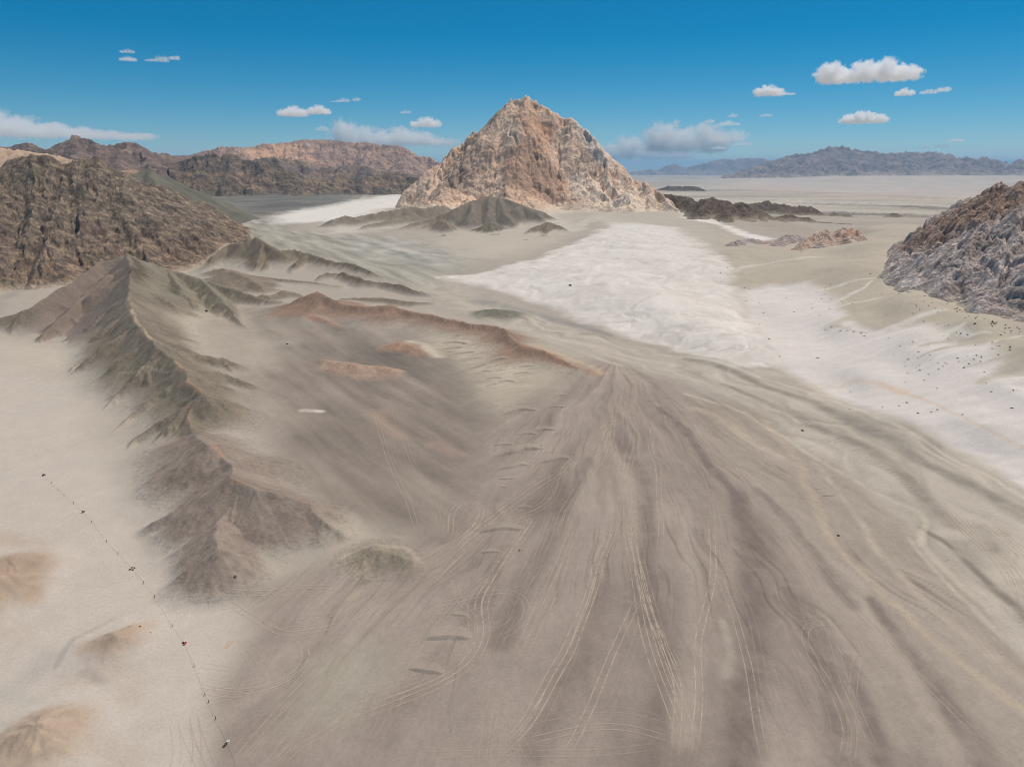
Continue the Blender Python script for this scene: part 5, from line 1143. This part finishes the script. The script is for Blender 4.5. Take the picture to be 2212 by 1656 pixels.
# ------------------------------------------------------------------ clouds
from mathutils import noise as mnoise, Vector
import bmesh
def cloud_material(lobes, dens, seed):
    """soft-edged cloud: density falls off from the middle of each lobe and is torn by noise"""
    m = bpy.data.materials.new('cloud'); m.use_nodes = True
    N, L = m.node_tree.nodes, m.node_tree.links; N.clear()
    out = N.new('ShaderNodeOutputMaterial'); v = N.new('ShaderNodeVolumePrincipled'); v.inputs['Color'].default_value = (1, 1, 1, 1); v.inputs['Anisotropy'].default_value = .25
    tc = N.new('ShaderNodeTexCoord')
    def math_(op, a, b_):
        n = N.new('ShaderNodeMath'); n.operation = op
        for i, q in enumerate((a, b_)):
            if isinstance(q, (int, float)): n.inputs[i].default_value = q
            else: L.new(q, n.inputs[i])
        return n.outputs[0]
    acc = None
    for (cx_, cy_, cz_, rx, ry, rz) in lobes:
        s1 = N.new('ShaderNodeVectorMath'); s1.operation = 'SUBTRACT'; s1.inputs[1].default_value = (cx_, cy_, cz_); L.new(tc.outputs['Object'], s1.inputs[0])
        s2 = N.new('ShaderNodeVectorMath'); s2.operation = 'DIVIDE'; s2.inputs[1].default_value = (rx, ry, rz); L.new(s1.outputs[0], s2.inputs[0])
        s3 = N.new('ShaderNodeVectorMath'); s3.operation = 'LENGTH'; L.new(s2.outputs[0], s3.inputs[0])
        q = math_('SUBTRACT', 1.0, s3.outputs['Value'])
        acc = q if acc is None else math_('MAXIMUM', acc, q)
    no = N.new('ShaderNodeTexNoise'); no.noise_dimensions = '4D'; no.inputs['W'].default_value = seed * 7.3; no.inputs['Scale'].default_value = 3.6; no.inputs['Detail'].default_value = 7; no.inputs['Roughness'].default_value = .62
    L.new(tc.outputs['Object'], no.inputs['Vector'])
    t = math_('ADD', acc, math_('MULTIPLY', math_('SUBTRACT', no.outputs['Fac'], .55), 2.9))
    mr = N.new('ShaderNodeMapRange'); mr.inputs['From Min'].default_value = 0.0; mr.inputs['From Max'].default_value = .38; L.new(t, mr.inputs['Value'])
    sp = N.new('ShaderNodeSeparateXYZ'); L.new(tc.outputs['Object'], sp.inputs[0])
    mb = N.new('ShaderNodeMapRange'); mb.inputs['From Min'].default_value = -.06; mb.inputs['From Max'].default_value = .14; L.new(sp.outputs['Z'], mb.inputs['Value'])
    L.new(math_('MULTIPLY', math_('MULTIPLY', mr.outputs['Result'], mb.outputs['Result']), dens), v.inputs['Density']); L.new(v.outputs['Volume'], out.inputs['Volume'])
    return m
def cloud(k, x0, x1, y0, y1, label, alt=2400.0, dens=1.0, prof=None, seed=0, group=None):
    rnd = random.Random(seed * 13 + 5)
    (X0, Y0), (X1, Y1) = Zp(k, [(x0, y0), (x1, y1)])
    d = ray((X0 + X1) / 2, Y1); t = (alt - CAM_H) / d[2]
    mpp = t / F_PX                                   # metres per picture unit at that distance
    W, H = (X1 - X0) * mpp * 1.08, (Y1 - Y0) * mpp * 1.15
    prof = prof or [.45, .8, 1.0, .9, .6]
    n = int(max(2, min(8, round(W / H * 1.3))))
    lobes = []
    for i in range(n):
        s_ = (i + .5) / n; top = float(np.interp(s_, np.linspace(0, 1, len(prof)), prof))
        rx = W / H / n * rnd.uniform(.85, 1.15); rz = max(.14, top * .62)
        lobes.append(((s_ - .5) * (W / H) * .86, rnd.uniform(-.1, .1), top * .40, rx, max(.35, min(rx, .9)), rz))
    bm = bmesh.new()
    for (cx_, cy_, cz_, rx, ry, rz) in lobes:
        q = bmesh.ops.create_icosphere(bm, subdivisions=2, radius=1.0)
        for v in q['verts']: v.co = Vector((v.co.x * rx * 1.12 + cx_, v.co.y * ry * 1.12 + cy_, max(v.co.z * rz * 1.12 + cz_, -.06)))
    me = bpy.data.meshes.new('cloud'); bm.to_mesh(me); bm.free()
    ob = bpy.data.objects.new('cloud_tmp', me); COL.objects.link(ob)
    md_ = ob.modifiers.new('r', 'REMESH'); md_.mode = 'VOXEL'; md_.voxel_size = .13
    me2 = bpy.data.meshes.new_from_object(ob.evaluated_get(bpy.context.evaluated_depsgraph_get()))
    bpy.data.objects.remove(ob)
    me2.name = 'cloud'; me2.materials.clear(); me2.materials.append(cloud_material(lobes, (dens if dens > .55 else dens * .45) * 6.5 / H, seed))
    o = bpy.data.objects.new('cloud', me2); COL.objects.link(o)
    o.location = (d[0] * t, d[1] * t, alt); o.scale = (H, H, H); o.rotation_euler = (0, 0, -math.atan2(d[0], d[1]))
    o['label'] = label; o['category'] = 'cloud'
    if group: o['group'] = group
CL = [
 ('l', -190, 610, 376, 508, 'long wide white cloud bank touching the left edge of the sky', 2100, .65, [.9, 1.0, .95, .7, .55, .4, .35, .3, .25, .2]),
 ('l', 1208, 1322, 371, 412, 'small cloud, left one of a pair over the pink range', 2300, .9, None),
 ('l', 1334, 1424, 368, 403, 'small cloud, right one of a pair over the pink range', 2300, .8, [.5, .9, 1, .8, .5]),
 ('l', 1440, 1956, 437, 540, 'broad flat cloud just left of the pale peak', 2000, .6, [.8, 1, .8, .55, .6, .75, .55, .5, .35, .25]),
 ('l', 1783, 1898, 418, 458, 'little round cloud above the flat cloud beside the peak', 2300, .8, None),
 ('l', 524, 580, 121, 139, 'tiny wisp, upper one of two high on the left', 3600, .35, None),
 ('l', 520, 584, 153, 173, 'tiny wisp, lower one of two high on the left', 3500, .5, None),
 ('l', 634, 724, 147, 176, 'thin torn wisp high on the left', 3500, .35, [.3, .3, .4, .8, 1, .5]),
 ('l', 737, 774, 149, 168, 'tiny wisp right of the torn wisp high on the left', 3500, .35, None),
 ('l', 1430, 1510, 331, 350, 'faint streak of cloud above the pair of small clouds', 2600, .3, [.2, .3, .6, 1, .6]),
 ('l', 1525, 1552, 329, 346, 'faint dot of cloud beside the faint streak', 2600, .3, None),
 ('l', 1366, 1416, 451, 475, 'faint puff just above the left end of the flat cloud', 2200, .35, None),
 ('l', 1732, 1772, 385, 400, 'faint scrap of cloud left of the peak', 2400, .25, None),
 ('f', 1163, 1607, 93, 206, 'largest bright cloud high on the right', 2600, 1.25, [.75, .85, .55, .6, .75, 1, .95, .8, .65, .4]),
 ('f', 817, 945, 224, 280, 'small bright cloud left of the largest one', 2500, .9, [.5, 1, .9, .5]),
 ('f', 938, 1022, 257, 273, 'thin tail of cloud right of the small bright cloud', 2500, .45, [.7, 1, .8, .6]),
 ('f', 1551, 1634, 240, 277, 'small cloud below the right end of the largest cloud', 2500, .6, None),
 ('f', 1677, 1757, 242, 268, 'small flat cloud near the right edge, left of two', 2500, .5, None),
 ('f', 1768, 1820, 229, 257, 'small cloud near the right edge, right of two', 2500, .45, None),
 ('f', 1284, 1472, 362, 420, 'solid oval cloud above the far right range', 2200, 1.2, [.6, .9, 1, .95, .8, .55]),
 ('f', 280, 640, 424, 575, 'puffy upper part of the cloud mass right of the peak', 2000, .65, [.55, .95, .8, .85, 1, .9, .8]),
 ('f', 20, 470, 498, 612, 'hazy lower part of the cloud mass right of the peak', 1800, .56, [.5, .8, 1, .75, .7, .6, .5, .4]),
 ('f', 590, 667, 538, 561, 'small flat cloud under the right end of the cloud mass', 1900, .6, None),
 ('f', 558, 606, 397, 417, 'faint scrap, first above the cloud mass', 2200, .35, None),
 ('f', 640, 735, 404, 432, 'faint scrap, second above the cloud mass', 2200, .35, [.5, 1, .7, .5]),
 ('f', 678, 724, 367, 389, 'faint scrap, highest above the cloud mass', 2300, .3, None),
 ('f', 845, 906, 369, 384, 'thin faint streak right of the scraps', 2300, .3, None),
 ('f', 620, 748, 450, 515, 'thin ragged cloud trailing right of the cloud mass', 2000, .35, [.4, .5, .6, .7, 1, .5]),
 ('f', 705, 797, 511, 536, 'flat scrap low at the right of the cloud mass', 1900, .4, None),
 ('f', 1818, 1892, 496, 516, 'small faint streak over the far right range, upper', 1900, .4, None),
 ('f', 1752, 1824, 524, 546, 'small faint streak over the far right range, lower', 1800, .35, None),
 ('f', 1672, 1712, 532, 551, 'faint dot of cloud over the far right range', 1800, .35, None)]
for i, (k, x0, x1, y0, y1, lab, alt, de, pf) in enumerate(CL):
    cloud(k, x0, x1, y0, y1, lab, alt, de, pf, i + 1, 'scattered clouds')
print("clouds", round(time.time() - T0, 1))
# ------------------------------------------------------------------ plain materials for small things
def plain(name, rgb, rough=.8, grain=.3, amp=.25):
    m = bpy.data.materials.new(name); m.use_nodes = True
    N, L = m.node_tree.nodes, m.node_tree.links
    b = N['Principled BSDF']; b.inputs['Roughness'].default_value = rough; b.inputs['Specular IOR Level'].default_value = .2
    tc = N.new('ShaderNodeTexCoord'); n = N.new('ShaderNodeTexNoise'); n.inputs['Scale'].default_value = 1 / grain; n.inputs['Detail'].default_value = 5
    r = N.new('ShaderNodeValToRGB'); c = lin(rgb)
    r.color_ramp.elements[0].position = .3; r.color_ramp.elements[1].position = .7
    r.color_ramp.elements[0].color = (*[float(v * (1 - amp)) for v in c], 1); r.color_ramp.elements[1].color = (*[float(min(.9, v * (1 + amp))) for v in c], 1)
    L.new(tc.outputs['Object'], n.inputs['Vector']); L.new(n.outputs['Fac'], r.inputs['Fac']); L.new(r.outputs['Color'], b.inputs['Base Color'])
    return m
M_RUBBER = plain('tyre_rubber', (82, 78, 74)); M_TWHITE = plain('white_paint', (226, 224, 218), .6); M_TRED = plain('red_paint', (190, 60, 56), .6)
M_POST = plain('weathered_post', (96, 84, 70)); M_ROPE = plain('dusty_rope', (150, 136, 112)); M_PLANK = plain('orange_plank', (206, 138, 66), .7, .15, .15)
M_SHRUB = plain('dry_shrub', (160, 142, 114), .9, .4, .4); M_SHRUB2 = plain('ochre_tuft', (176, 132, 62), .9, .3, .3); M_STONE = plain('dark_stone', (92, 80, 74), .9, .5); M_WSTONE = plain('white_stone', (224, 220, 214), .9, .5, .1); M_RSTONE = plain('red_stone', (168, 70, 58), .9, .4)
def link(o, label, cat, group=None):
    COL.objects.link(o); o['label'] = label; o['category'] = cat
    if group: o['group'] = group
    return o
def on_ground(k, p, dz=0.0):
    x, y = G(*Zp(k, [p])[0][:2]); return (x, y, float(ground_at(x, y)) + dz)

# tyres used as course markers
def tyre_mesh(mat):
    bm = bmesh.new(); R0, r0, NU, NV = .30, .12, 20, 10
    vs_ = []
    for i in range(NU):
        a = 2 * math.pi * i / NU
        for j in range(NV):
            b = 2 * math.pi * j / NV
            rr0 = r0 * (1 + (.08 if (i % 2 and math.cos(b) > .3) else 0))
            rad = R0 + rr0 * math.copysign(abs(math.cos(b)) ** .7, math.cos(b)); z = rr0 * .95 * math.copysign(abs(math.sin(b)) ** .7, math.sin(b)) + r0
            vs_.append(bm.verts.new((rad * math.cos(a), rad * math.sin(a), z)))
    for i in range(NU):
        for j in range(NV):
            bm.faces.new((vs_[i * NV + j], vs_[((i + 1) % NU) * NV + j], vs_[((i + 1) % NU) * NV + (j + 1) % NV], vs_[i * NV + (j + 1) % NV]))
    bmesh.ops.recalc_face_normals(bm, faces=bm.faces)
    me = bpy.data.meshes.new('tyre'); bm.to_mesh(me); bm.free(); me.materials.append(mat); return me
TY = {'k': tyre_mesh(M_RUBBER), 'w': tyre_mesh(M_TWHITE), 'r': tyre_mesh(M_TRED)}
def tyres(k, p, spec, where):
    x, y, z = on_ground(k, p)
    names = {'k': 'black', 'w': 'white-painted', 'r': 'red-painted'}
    for q, (c, dx, dy, tilt) in enumerate(spec):
        o = bpy.data.objects.new('tyre', TY[c])
        stand = .32 if tilt > .8 else 0
        o.location = (x + dx, y + dy, float(ground_at(x + dx, y + dy)) + stand - .02); o.rotation_euler = (tilt, 0, q * 1.3)
        o.scale = (.85, .85, .85)
        if tilt > .8: o.location.z += .1
        n = sum(1 for s in spec if s[0] == c)
        rank = sorted(s[1] for s in spec if s[0] == c).index(dx)
        place = '' if n == 1 else ('leftmost ' if rank == 0 else 'rightmost ' if rank == n - 1 else 'second from left, ' if rank == 1 else 'third from left, ')
        link(o, f"{place}old {names[c]} tyre {where}", 'tyre', f"{names[c]} tyres {where}" if n > 1 else None)
tyres(4, (277, 865), [('k', 0, 0, 0), ('k', .7, .2, 0), ('k', .45, -.6, 0), ('k', -.2, .8, .1)], 'at the far end of the post line')
tyres(4, (534, 1103), [('k', -.3, .5, 0), ('k', .45, .3, 0), ('k', .3, -.5, 0), ('w', -.4, -.3, 0)], 'at the second marker from the far end')
tyres(4, (855, 1470), [('k', -.3, .6, 0), ('k', .45, .4, 0), ('k', -.45, -.45, 0), ('k', .5, -.6, .1), ('w', .1, -.05, 0)], 'at the middle marker of the post line')
tyres(7, (1192, 855), [('r', .25, .1, 0), ('k', -.35, .15, 0), ('w', 0, .7, 0), ('r', .2, -.55, .1)], 'at the marker near the orange planks')
tyres(7, (1466, 1500), [('w', .15, .5, 0), ('k', 0, -.4, 0), ('k', -.15, -.95, .1)], 'at the nearest marker at the bottom edge')

# posts and rope
def post_mesh():
    bm = bmesh.new()
    rings = [(0, .075), (.5, .07), (1.0, .065), (1.06, .05), (1.07, .0)]
    prev = None
    for z, r in rings:
        if r == 0:
            c = bm.verts.new((0, 0, z)); [bm.faces.new((prev[i], prev[(i + 1) % 8], c)) for i in range(8)]
        else:
            cur = [bm.verts.new((r * math.cos(i * math.pi / 4) * (1 + .06 * (i % 3)), r * math.sin(i * math.pi / 4), z)) for i in range(8)]
            if prev: [bm.faces.new((prev[i], prev[(i + 1) % 8], cur[(i + 1) % 8], cur[i])) for i in range(8)]
            prev = cur
    # rope collar
    for i in range(8):
        a0, a1 = i * math.pi / 4, (i + 1) * math.pi / 4
        v = [bm.verts.new((.1 * math.cos(a), .1 * math.sin(a), z)) for a, z in ((a0, .82), (a1, .82), (a1, .92), (a0, .92))]
        bm.faces.new(v)
    me = bpy.data.meshes.new('post'); bm.to_mesh(me); bm.free(); me.materials.append(M_POST); return me
PMESH = post_mesh()
line = [(4, (277, 865), 0), (4, (333, 918), 1), (4, (377, 962), 1), (4, (416, 997), 1), (4, (477, 1050), 1), (4, (534, 1103), 0), (4, (595, 1172), 1), (4, (690, 1297), 1), (4, (765, 1378), 1), (4, (855, 1470), 0), (4, (931, 1565), 1), (4, (1000, 1655), 1),
        (7, (1115, 748), 1), (7, (1192, 855), 0), (7, (1257, 1008), 1), (7, (1327, 1193), 1), (7, (1350, 1240), 1), (7, (1395, 1347), 1), (7, (1466, 1500), 0), (7, (1530, 1656), 0)]
rope_pts = []
order = ['first', 'second', 'third', 'fourth', 'fifth', 'sixth', 'seventh', 'eighth', 'ninth', 'tenth', 'eleventh', 'twelfth', 'thirteenth', 'fourteenth', 'fifteenth', 'sixteenth']
pi_ = 0
for k, p, is_post in line:
    x, y, z = on_ground(k, p)
    rope_pts.append((x, y, z + (.86 if is_post else .45)))
    if is_post:
        o = bpy.data.objects.new('post', PMESH); o.location = (x, y, z - .06); o.rotation_euler = (random.uniform(-.06, .06), random.uniform(-.06, .06), random.uniform(0, 6))
        o.scale = (1.0, 1.0, .9)
        link(o, f"short weathered post holding the rope, {order[pi_]} from the far end", 'post', 'posts of the rope line'); pi_ += 1
V, F = [], []
for a, b in zip(rope_pts[:-1], rope_pts[1:]):
    n = 12; L = math.dist(a, b); base_i = len(V)
    for i in range(n + 1):
        t = i / n; x, y = a[0] + (b[0] - a[0]) * t, a[1] + (b[1] - a[1]) * t
        z = a[2] + (b[2] - a[2]) * t - L * .05 * 4 * t * (1 - t)
        z = max(z, float(ground_at(x, y)) + .05)
        for q in range(4): V.append((x + .016 * math.cos(q * math.pi / 2), y + .016 * math.sin(q * math.pi / 2) * .5, z + .016 * math.sin(q * math.pi / 2)))
    for i in range(n):
        for q in range(4): F.append((base_i + i * 4 + q, base_i + i * 4 + (q + 1) % 4, base_i + (i + 1) * 4 + (q + 1) % 4, base_i + (i + 1) * 4 + q))
me = bpy.data.meshes.new('rope'); me.from_pydata(V, [], F); me.materials.append(M_ROPE); me.update()
link(bpy.data.objects.new('rope', me), 'long thin sagging rope strung from post to post across the sand', 'rope')

# two orange planks
def plank(k, a, b, lab):
    p, q = on_ground(k, a), on_ground(k, b)
    L = math.dist(p[:2], q[:2]); me = box_mesh('plank', (0, -.075, 0), (L, .075, .06))
    bm = bmesh.new(); bm.from_mesh(me); bmesh.ops.bevel(bm, geom=bm.edges[:], offset=.015, segments=1, affect='EDGES'); bm.to_mesh(me); bm.free()
    me.materials.append(M_PLANK); o = bpy.data.objects.new('plank', me); o.location = (p[0], p[1], p[2] + .01); o.rotation_euler = (0, -math.atan2(q[2] - p[2], L), math.atan2(q[1] - p[1], q[0] - p[0]))
    link(o, lab, 'plank', 'orange planks on the sand')
plank(7, (1450, 885), (1490, 840), 'long orange plank on the sand, left one of two')
plank(7, (1466, 886), (1508, 843), 'long orange plank on the sand, right one of two')

# shrubs: tufts of stiff twigs with small leaves
def shrub_mesh(seed, mat):
    r = random.Random(seed); V, F = [], []
    for i in range(34):
        a = r.uniform(0, 6.28); el = r.uniform(.15, 1.3); L = r.uniform(.45, 1.0) * (.75 + .25 * math.cos(a * 2))
        dx, dy, dz = math.cos(a) * math.cos(el), math.sin(a) * math.cos(el), math.sin(el) * .75
        w = r.uniform(.07, .15); px, py = -math.sin(a), math.cos(a)
        b = len(V); bx, by = r.uniform(-.15, .15), r.uniform(-.15, .15)
        V += [(bx - px * w * .4, by - py * w * .4, -.05), (bx + px * w * .4, by + py * w * .4, -.05), (bx + dx * L * .7 + px * w, by + dy * L * .7 + py * w, dz * L * .75), (bx + dx * L, by + dy * L, dz * L), (bx + dx * L * .7 - px * w, by + dy * L * .7 - py * w, dz * L * .72)]
        F += [(b, b + 1, b + 2, b + 4), (b + 4, b + 2, b + 3)]
    me = bpy.data.meshes.new('shrub'); me.from_pydata(V, [], F); me.materials.append(mat); me.update(); return me
SH = [shrub_mesh(s, M_SHRUB) for s in range(4)]
STAND_OUT = {('s', 914, 173): 'broad dark shrub beside the white boulder on the greenish sand', ('s', 1705, 480): 'widest shrub below the middle of the right rock hill foot', ('s', 1525, 838): 'widest brown shrub in the cluster on the white slope', ('s', 1720, 808): 'broad shrub at the right end of the white slope cluster', ('s', 218, 512): 'single shrub at the left tip of the lowest sand streak', ('s', 436, 273): 'broad shrub right of the group of five on the sand streak', ('s', 210, 227): 'broad shrub at the upper left of the sand streaks', ('s', 1885, 462): 'thickest shrub against the foot of the right rock hill', ('s', 1112, 1405): 'lone larger shrub low on the white slope near the valley edge', ('s', 1820, 1092): 'lone shrub at the tip of the right-hand sand streak', (3, 1365, 852): 'larger shrub right of the rock outcrop on the saddle', (3, 1215, 943): 'larger shrub by the pale streak left of the rock hill tip', (3, 872, 1490): 'lone shrub on the bare lower part of the white slope'}
def shrub(k, p, size, label, group, mesh=None):
    label = STAND_OUT.get((k, p[0], p[1]), label)
    x, y, z = on_ground(k, p)
    o = bpy.data.objects.new('shrub', mesh or random.choice(SH)); o.location = (x, y, z); s = size * random.uniform(.85, 1.2)
    o.scale = (s * random.uniform(.9, 1.5), s, s * random.uniform(.7, .95)); o.rotation_euler = (0, 0, random.uniform(0, 6.28)); link(o, label, 'shrub', group)
S1 = [(735, 172), (590, 222), (914, 173, 1.6), (1094, 95), (1207, 75, 1.2), (1202, 130), (1183, 192), (1172, 250), (1050, 278), (1095, 282), (1097, 300), (1258, 268), (1222, 294), (1293, 320), (1362, 330), (1133, 332), (1318, 362, 1.3), (1066, 373, 1.2), (1172, 455), (1392, 508), (1430, 498), (1310, 486), (1510, 572, 1.1), (1560, 585, 1.4), (1630, 592), (1705, 480, 1.8), (1710, 427), (1605, 420), (1638, 402), (1722, 410), (1885, 508, 1.2), (1970, 597), (1885, 676, 1.1), (1708, 700), (1960, 712, 1.1), (2068, 722, 1.3), (2065, 752, 1.3), (1882, 735), (1936, 705), (2010, 573), (2080, 555), (2072, 580), (2170, 562), (2062, 522)]
for p in S1: shrub('s', p[:2], .95 * (p[2] if len(p) > 2 else 1), 'dark low shrub on the greenish sand below the right rock hill', 'shrubs below the rock hill')
S2 = [(1015, 845), (1115, 833), (1245, 857), (1238, 803), (1120, 772), (978, 878), (980, 922), (1130, 912), (1092, 938), (1133, 961, 1.1), (1220, 1000, 1.2), (1320, 892, 1.1), (1416, 903), (1378, 922), (1325, 950), (1396, 884), (1525, 838, 1.5), (1536, 873), (1624, 818), (1720, 808, 1.4), (1768, 822), (1690, 848, 1.2), (1760, 868), (1640, 895, 1.1), (1588, 936, 1.3), (1005, 990), (1058, 667, 1.2), (1220, 707, 1.1), (925, 715), (992, 562), (808, 630), (1380, 610), (1424, 634), (980, 1086), (1178, 1064), (1310, 1150), (1820, 1092, 1.1), (2100, 1168), (1947, 800), (1800, 980), (1870, 1185), (743, 1346), (413, 1186), (998, 1298), (918, 1332), (1112, 1405, 1.2), (1248, 1395), (1310, 1370), (1574, 1421), (405, 1363), (2090, 1353), (70, 838), (862, 806), (655, 655)]
for p in S2: shrub('s', p[:2], .8 * (p[2] if len(p) > 2 else 1), 'small dark shrub dotted on the bare white slope at right', 'shrubs on the white slope')
S3 = [(198, 328), (92, 395), (15, 280), (210, 227, 1.3), (115, 224), (292, 235), (278, 260), (315, 248), (335, 272), (328, 255), (436, 273, 1.3), (64, 155), (152, 128), (155, 110), (200, 72), (218, 512, 1.3), (152, 543), (312, 553), (376, 554), (448, 563), (523, 575), (557, 610), (655, 20), (15, 320)]
for p in S3: shrub('s', p[:2], 1.0 * (p[2] if len(p) > 2 else 1), 'dark shrub among streaks of sand in the middle of the right slope', 'shrubs among the sand streaks')
S4 = [(1368, 230), (1398, 243), (1413, 275), (1420, 260), (1500, 325, 1.3), (1522, 318), (1517, 345), (1518, 362), (1575, 355, 1.2), (1545, 340), (1800, 430), (1845, 446), (1885, 462, 1.5), (1895, 470), (1925, 468), (2020, 495, 1.2), (2015, 530), (2060, 522), (2140, 520, 1.2), (2165, 535), (1870, 480), (1910, 480)]
for p in S4: shrub('s', p[:2], 1.1 * (p[2] if len(p) > 2 else 1), 'dark shrub growing along the foot of the right rock hill', 'shrubs along the rock foot')
S5 = [(245, 937), (250, 995), (335, 940), (325, 1018), (400, 1035), (430, 1043), (290, 905), (720, 1190), (670, 1100), (600, 870), (550, 862), (520, 875), (497, 1270), (410, 1118), (495, 1132), (525, 1195), (558, 1366), (627, 1478), (872, 1490), (660, 770), (700, 790), (720, 800), (740, 780), (770, 805), (790, 790), (690, 760), (705, 825), (810, 775), (1300, 825), (1365, 852, 1.3), (1215, 943, 1.2), (1335, 785)]
for p in S5: shrub(3, p[:2], 1.2 * (p[2] if len(p) > 2 else 1), 'tiny dark shrub on the sand near the saddle', 'shrubs near the saddle')
tuft = shrub_mesh(9, M_SHRUB2)
shrub(7, (905, 745), .7, 'ochre tuft of dry grass on top of the mound by the posts', None, tuft)
shrub(7, (975, 785), .45, 'smaller ochre tuft beside the mound by the posts', None, tuft)

# stones
def stone(k, p, size, mat, label, seed=0):
    bm = bmesh.new(); bmesh.ops.create_icosphere(bm, subdivisions=2, radius=1.0)
    for v in bm.verts:
        n = mnoise.fractal(v.co * 1.4 + Vector((seed * 5.3, 0, 0)), 1.0, 2.0, 3); v.co *= 1 + .35 * n; v.co.z = max(v.co.z * .7, -.25); v.co.x *= 1.3
    me = bpy.data.meshes.new('boulder'); bm.to_mesh(me); bm.free(); me.materials.append(mat)
    o = bpy.data.objects.new('boulder', me); x, y, z = on_ground(k, p); o.location = (x, y, z + .15 * size); o.scale = (size,) * 3; o.rotation_euler = (0, 0, seed * 1.1); link(o, label, 'boulder')
stone('s', (1020, 153), 1.5, M_WSTONE, 'white boulder on the sand left of the right rock hill', 1)
stone(6, (775, 577), .6, M_STONE, 'lone dark stone on the pale wadi gravel', 2)
stone(6, (1005, 1255), .45, M_STONE, 'small dark stone on the lower right gravel', 3)
stone(8, (1152, 255), .35, M_RSTONE, 'tiny red stone among the tyre tracks', 4)
stone(1, (1335, 1322), 1.2, M_STONE, 'dark boulder on the slope right of the near ridge', 5)
stone(1, (1858, 1536), .7, M_STONE, 'dark stone in the grey basin', 6)
stone(4, (1520, 1520), .4, M_STONE, 'reddish-black stone at the lower end of the purple ridge', 7)
stone(2, (1397, 1273), 1.3, M_STONE, 'small dark boulder on the white lobe', 8)
print("done", round(time.time() - T0, 1))
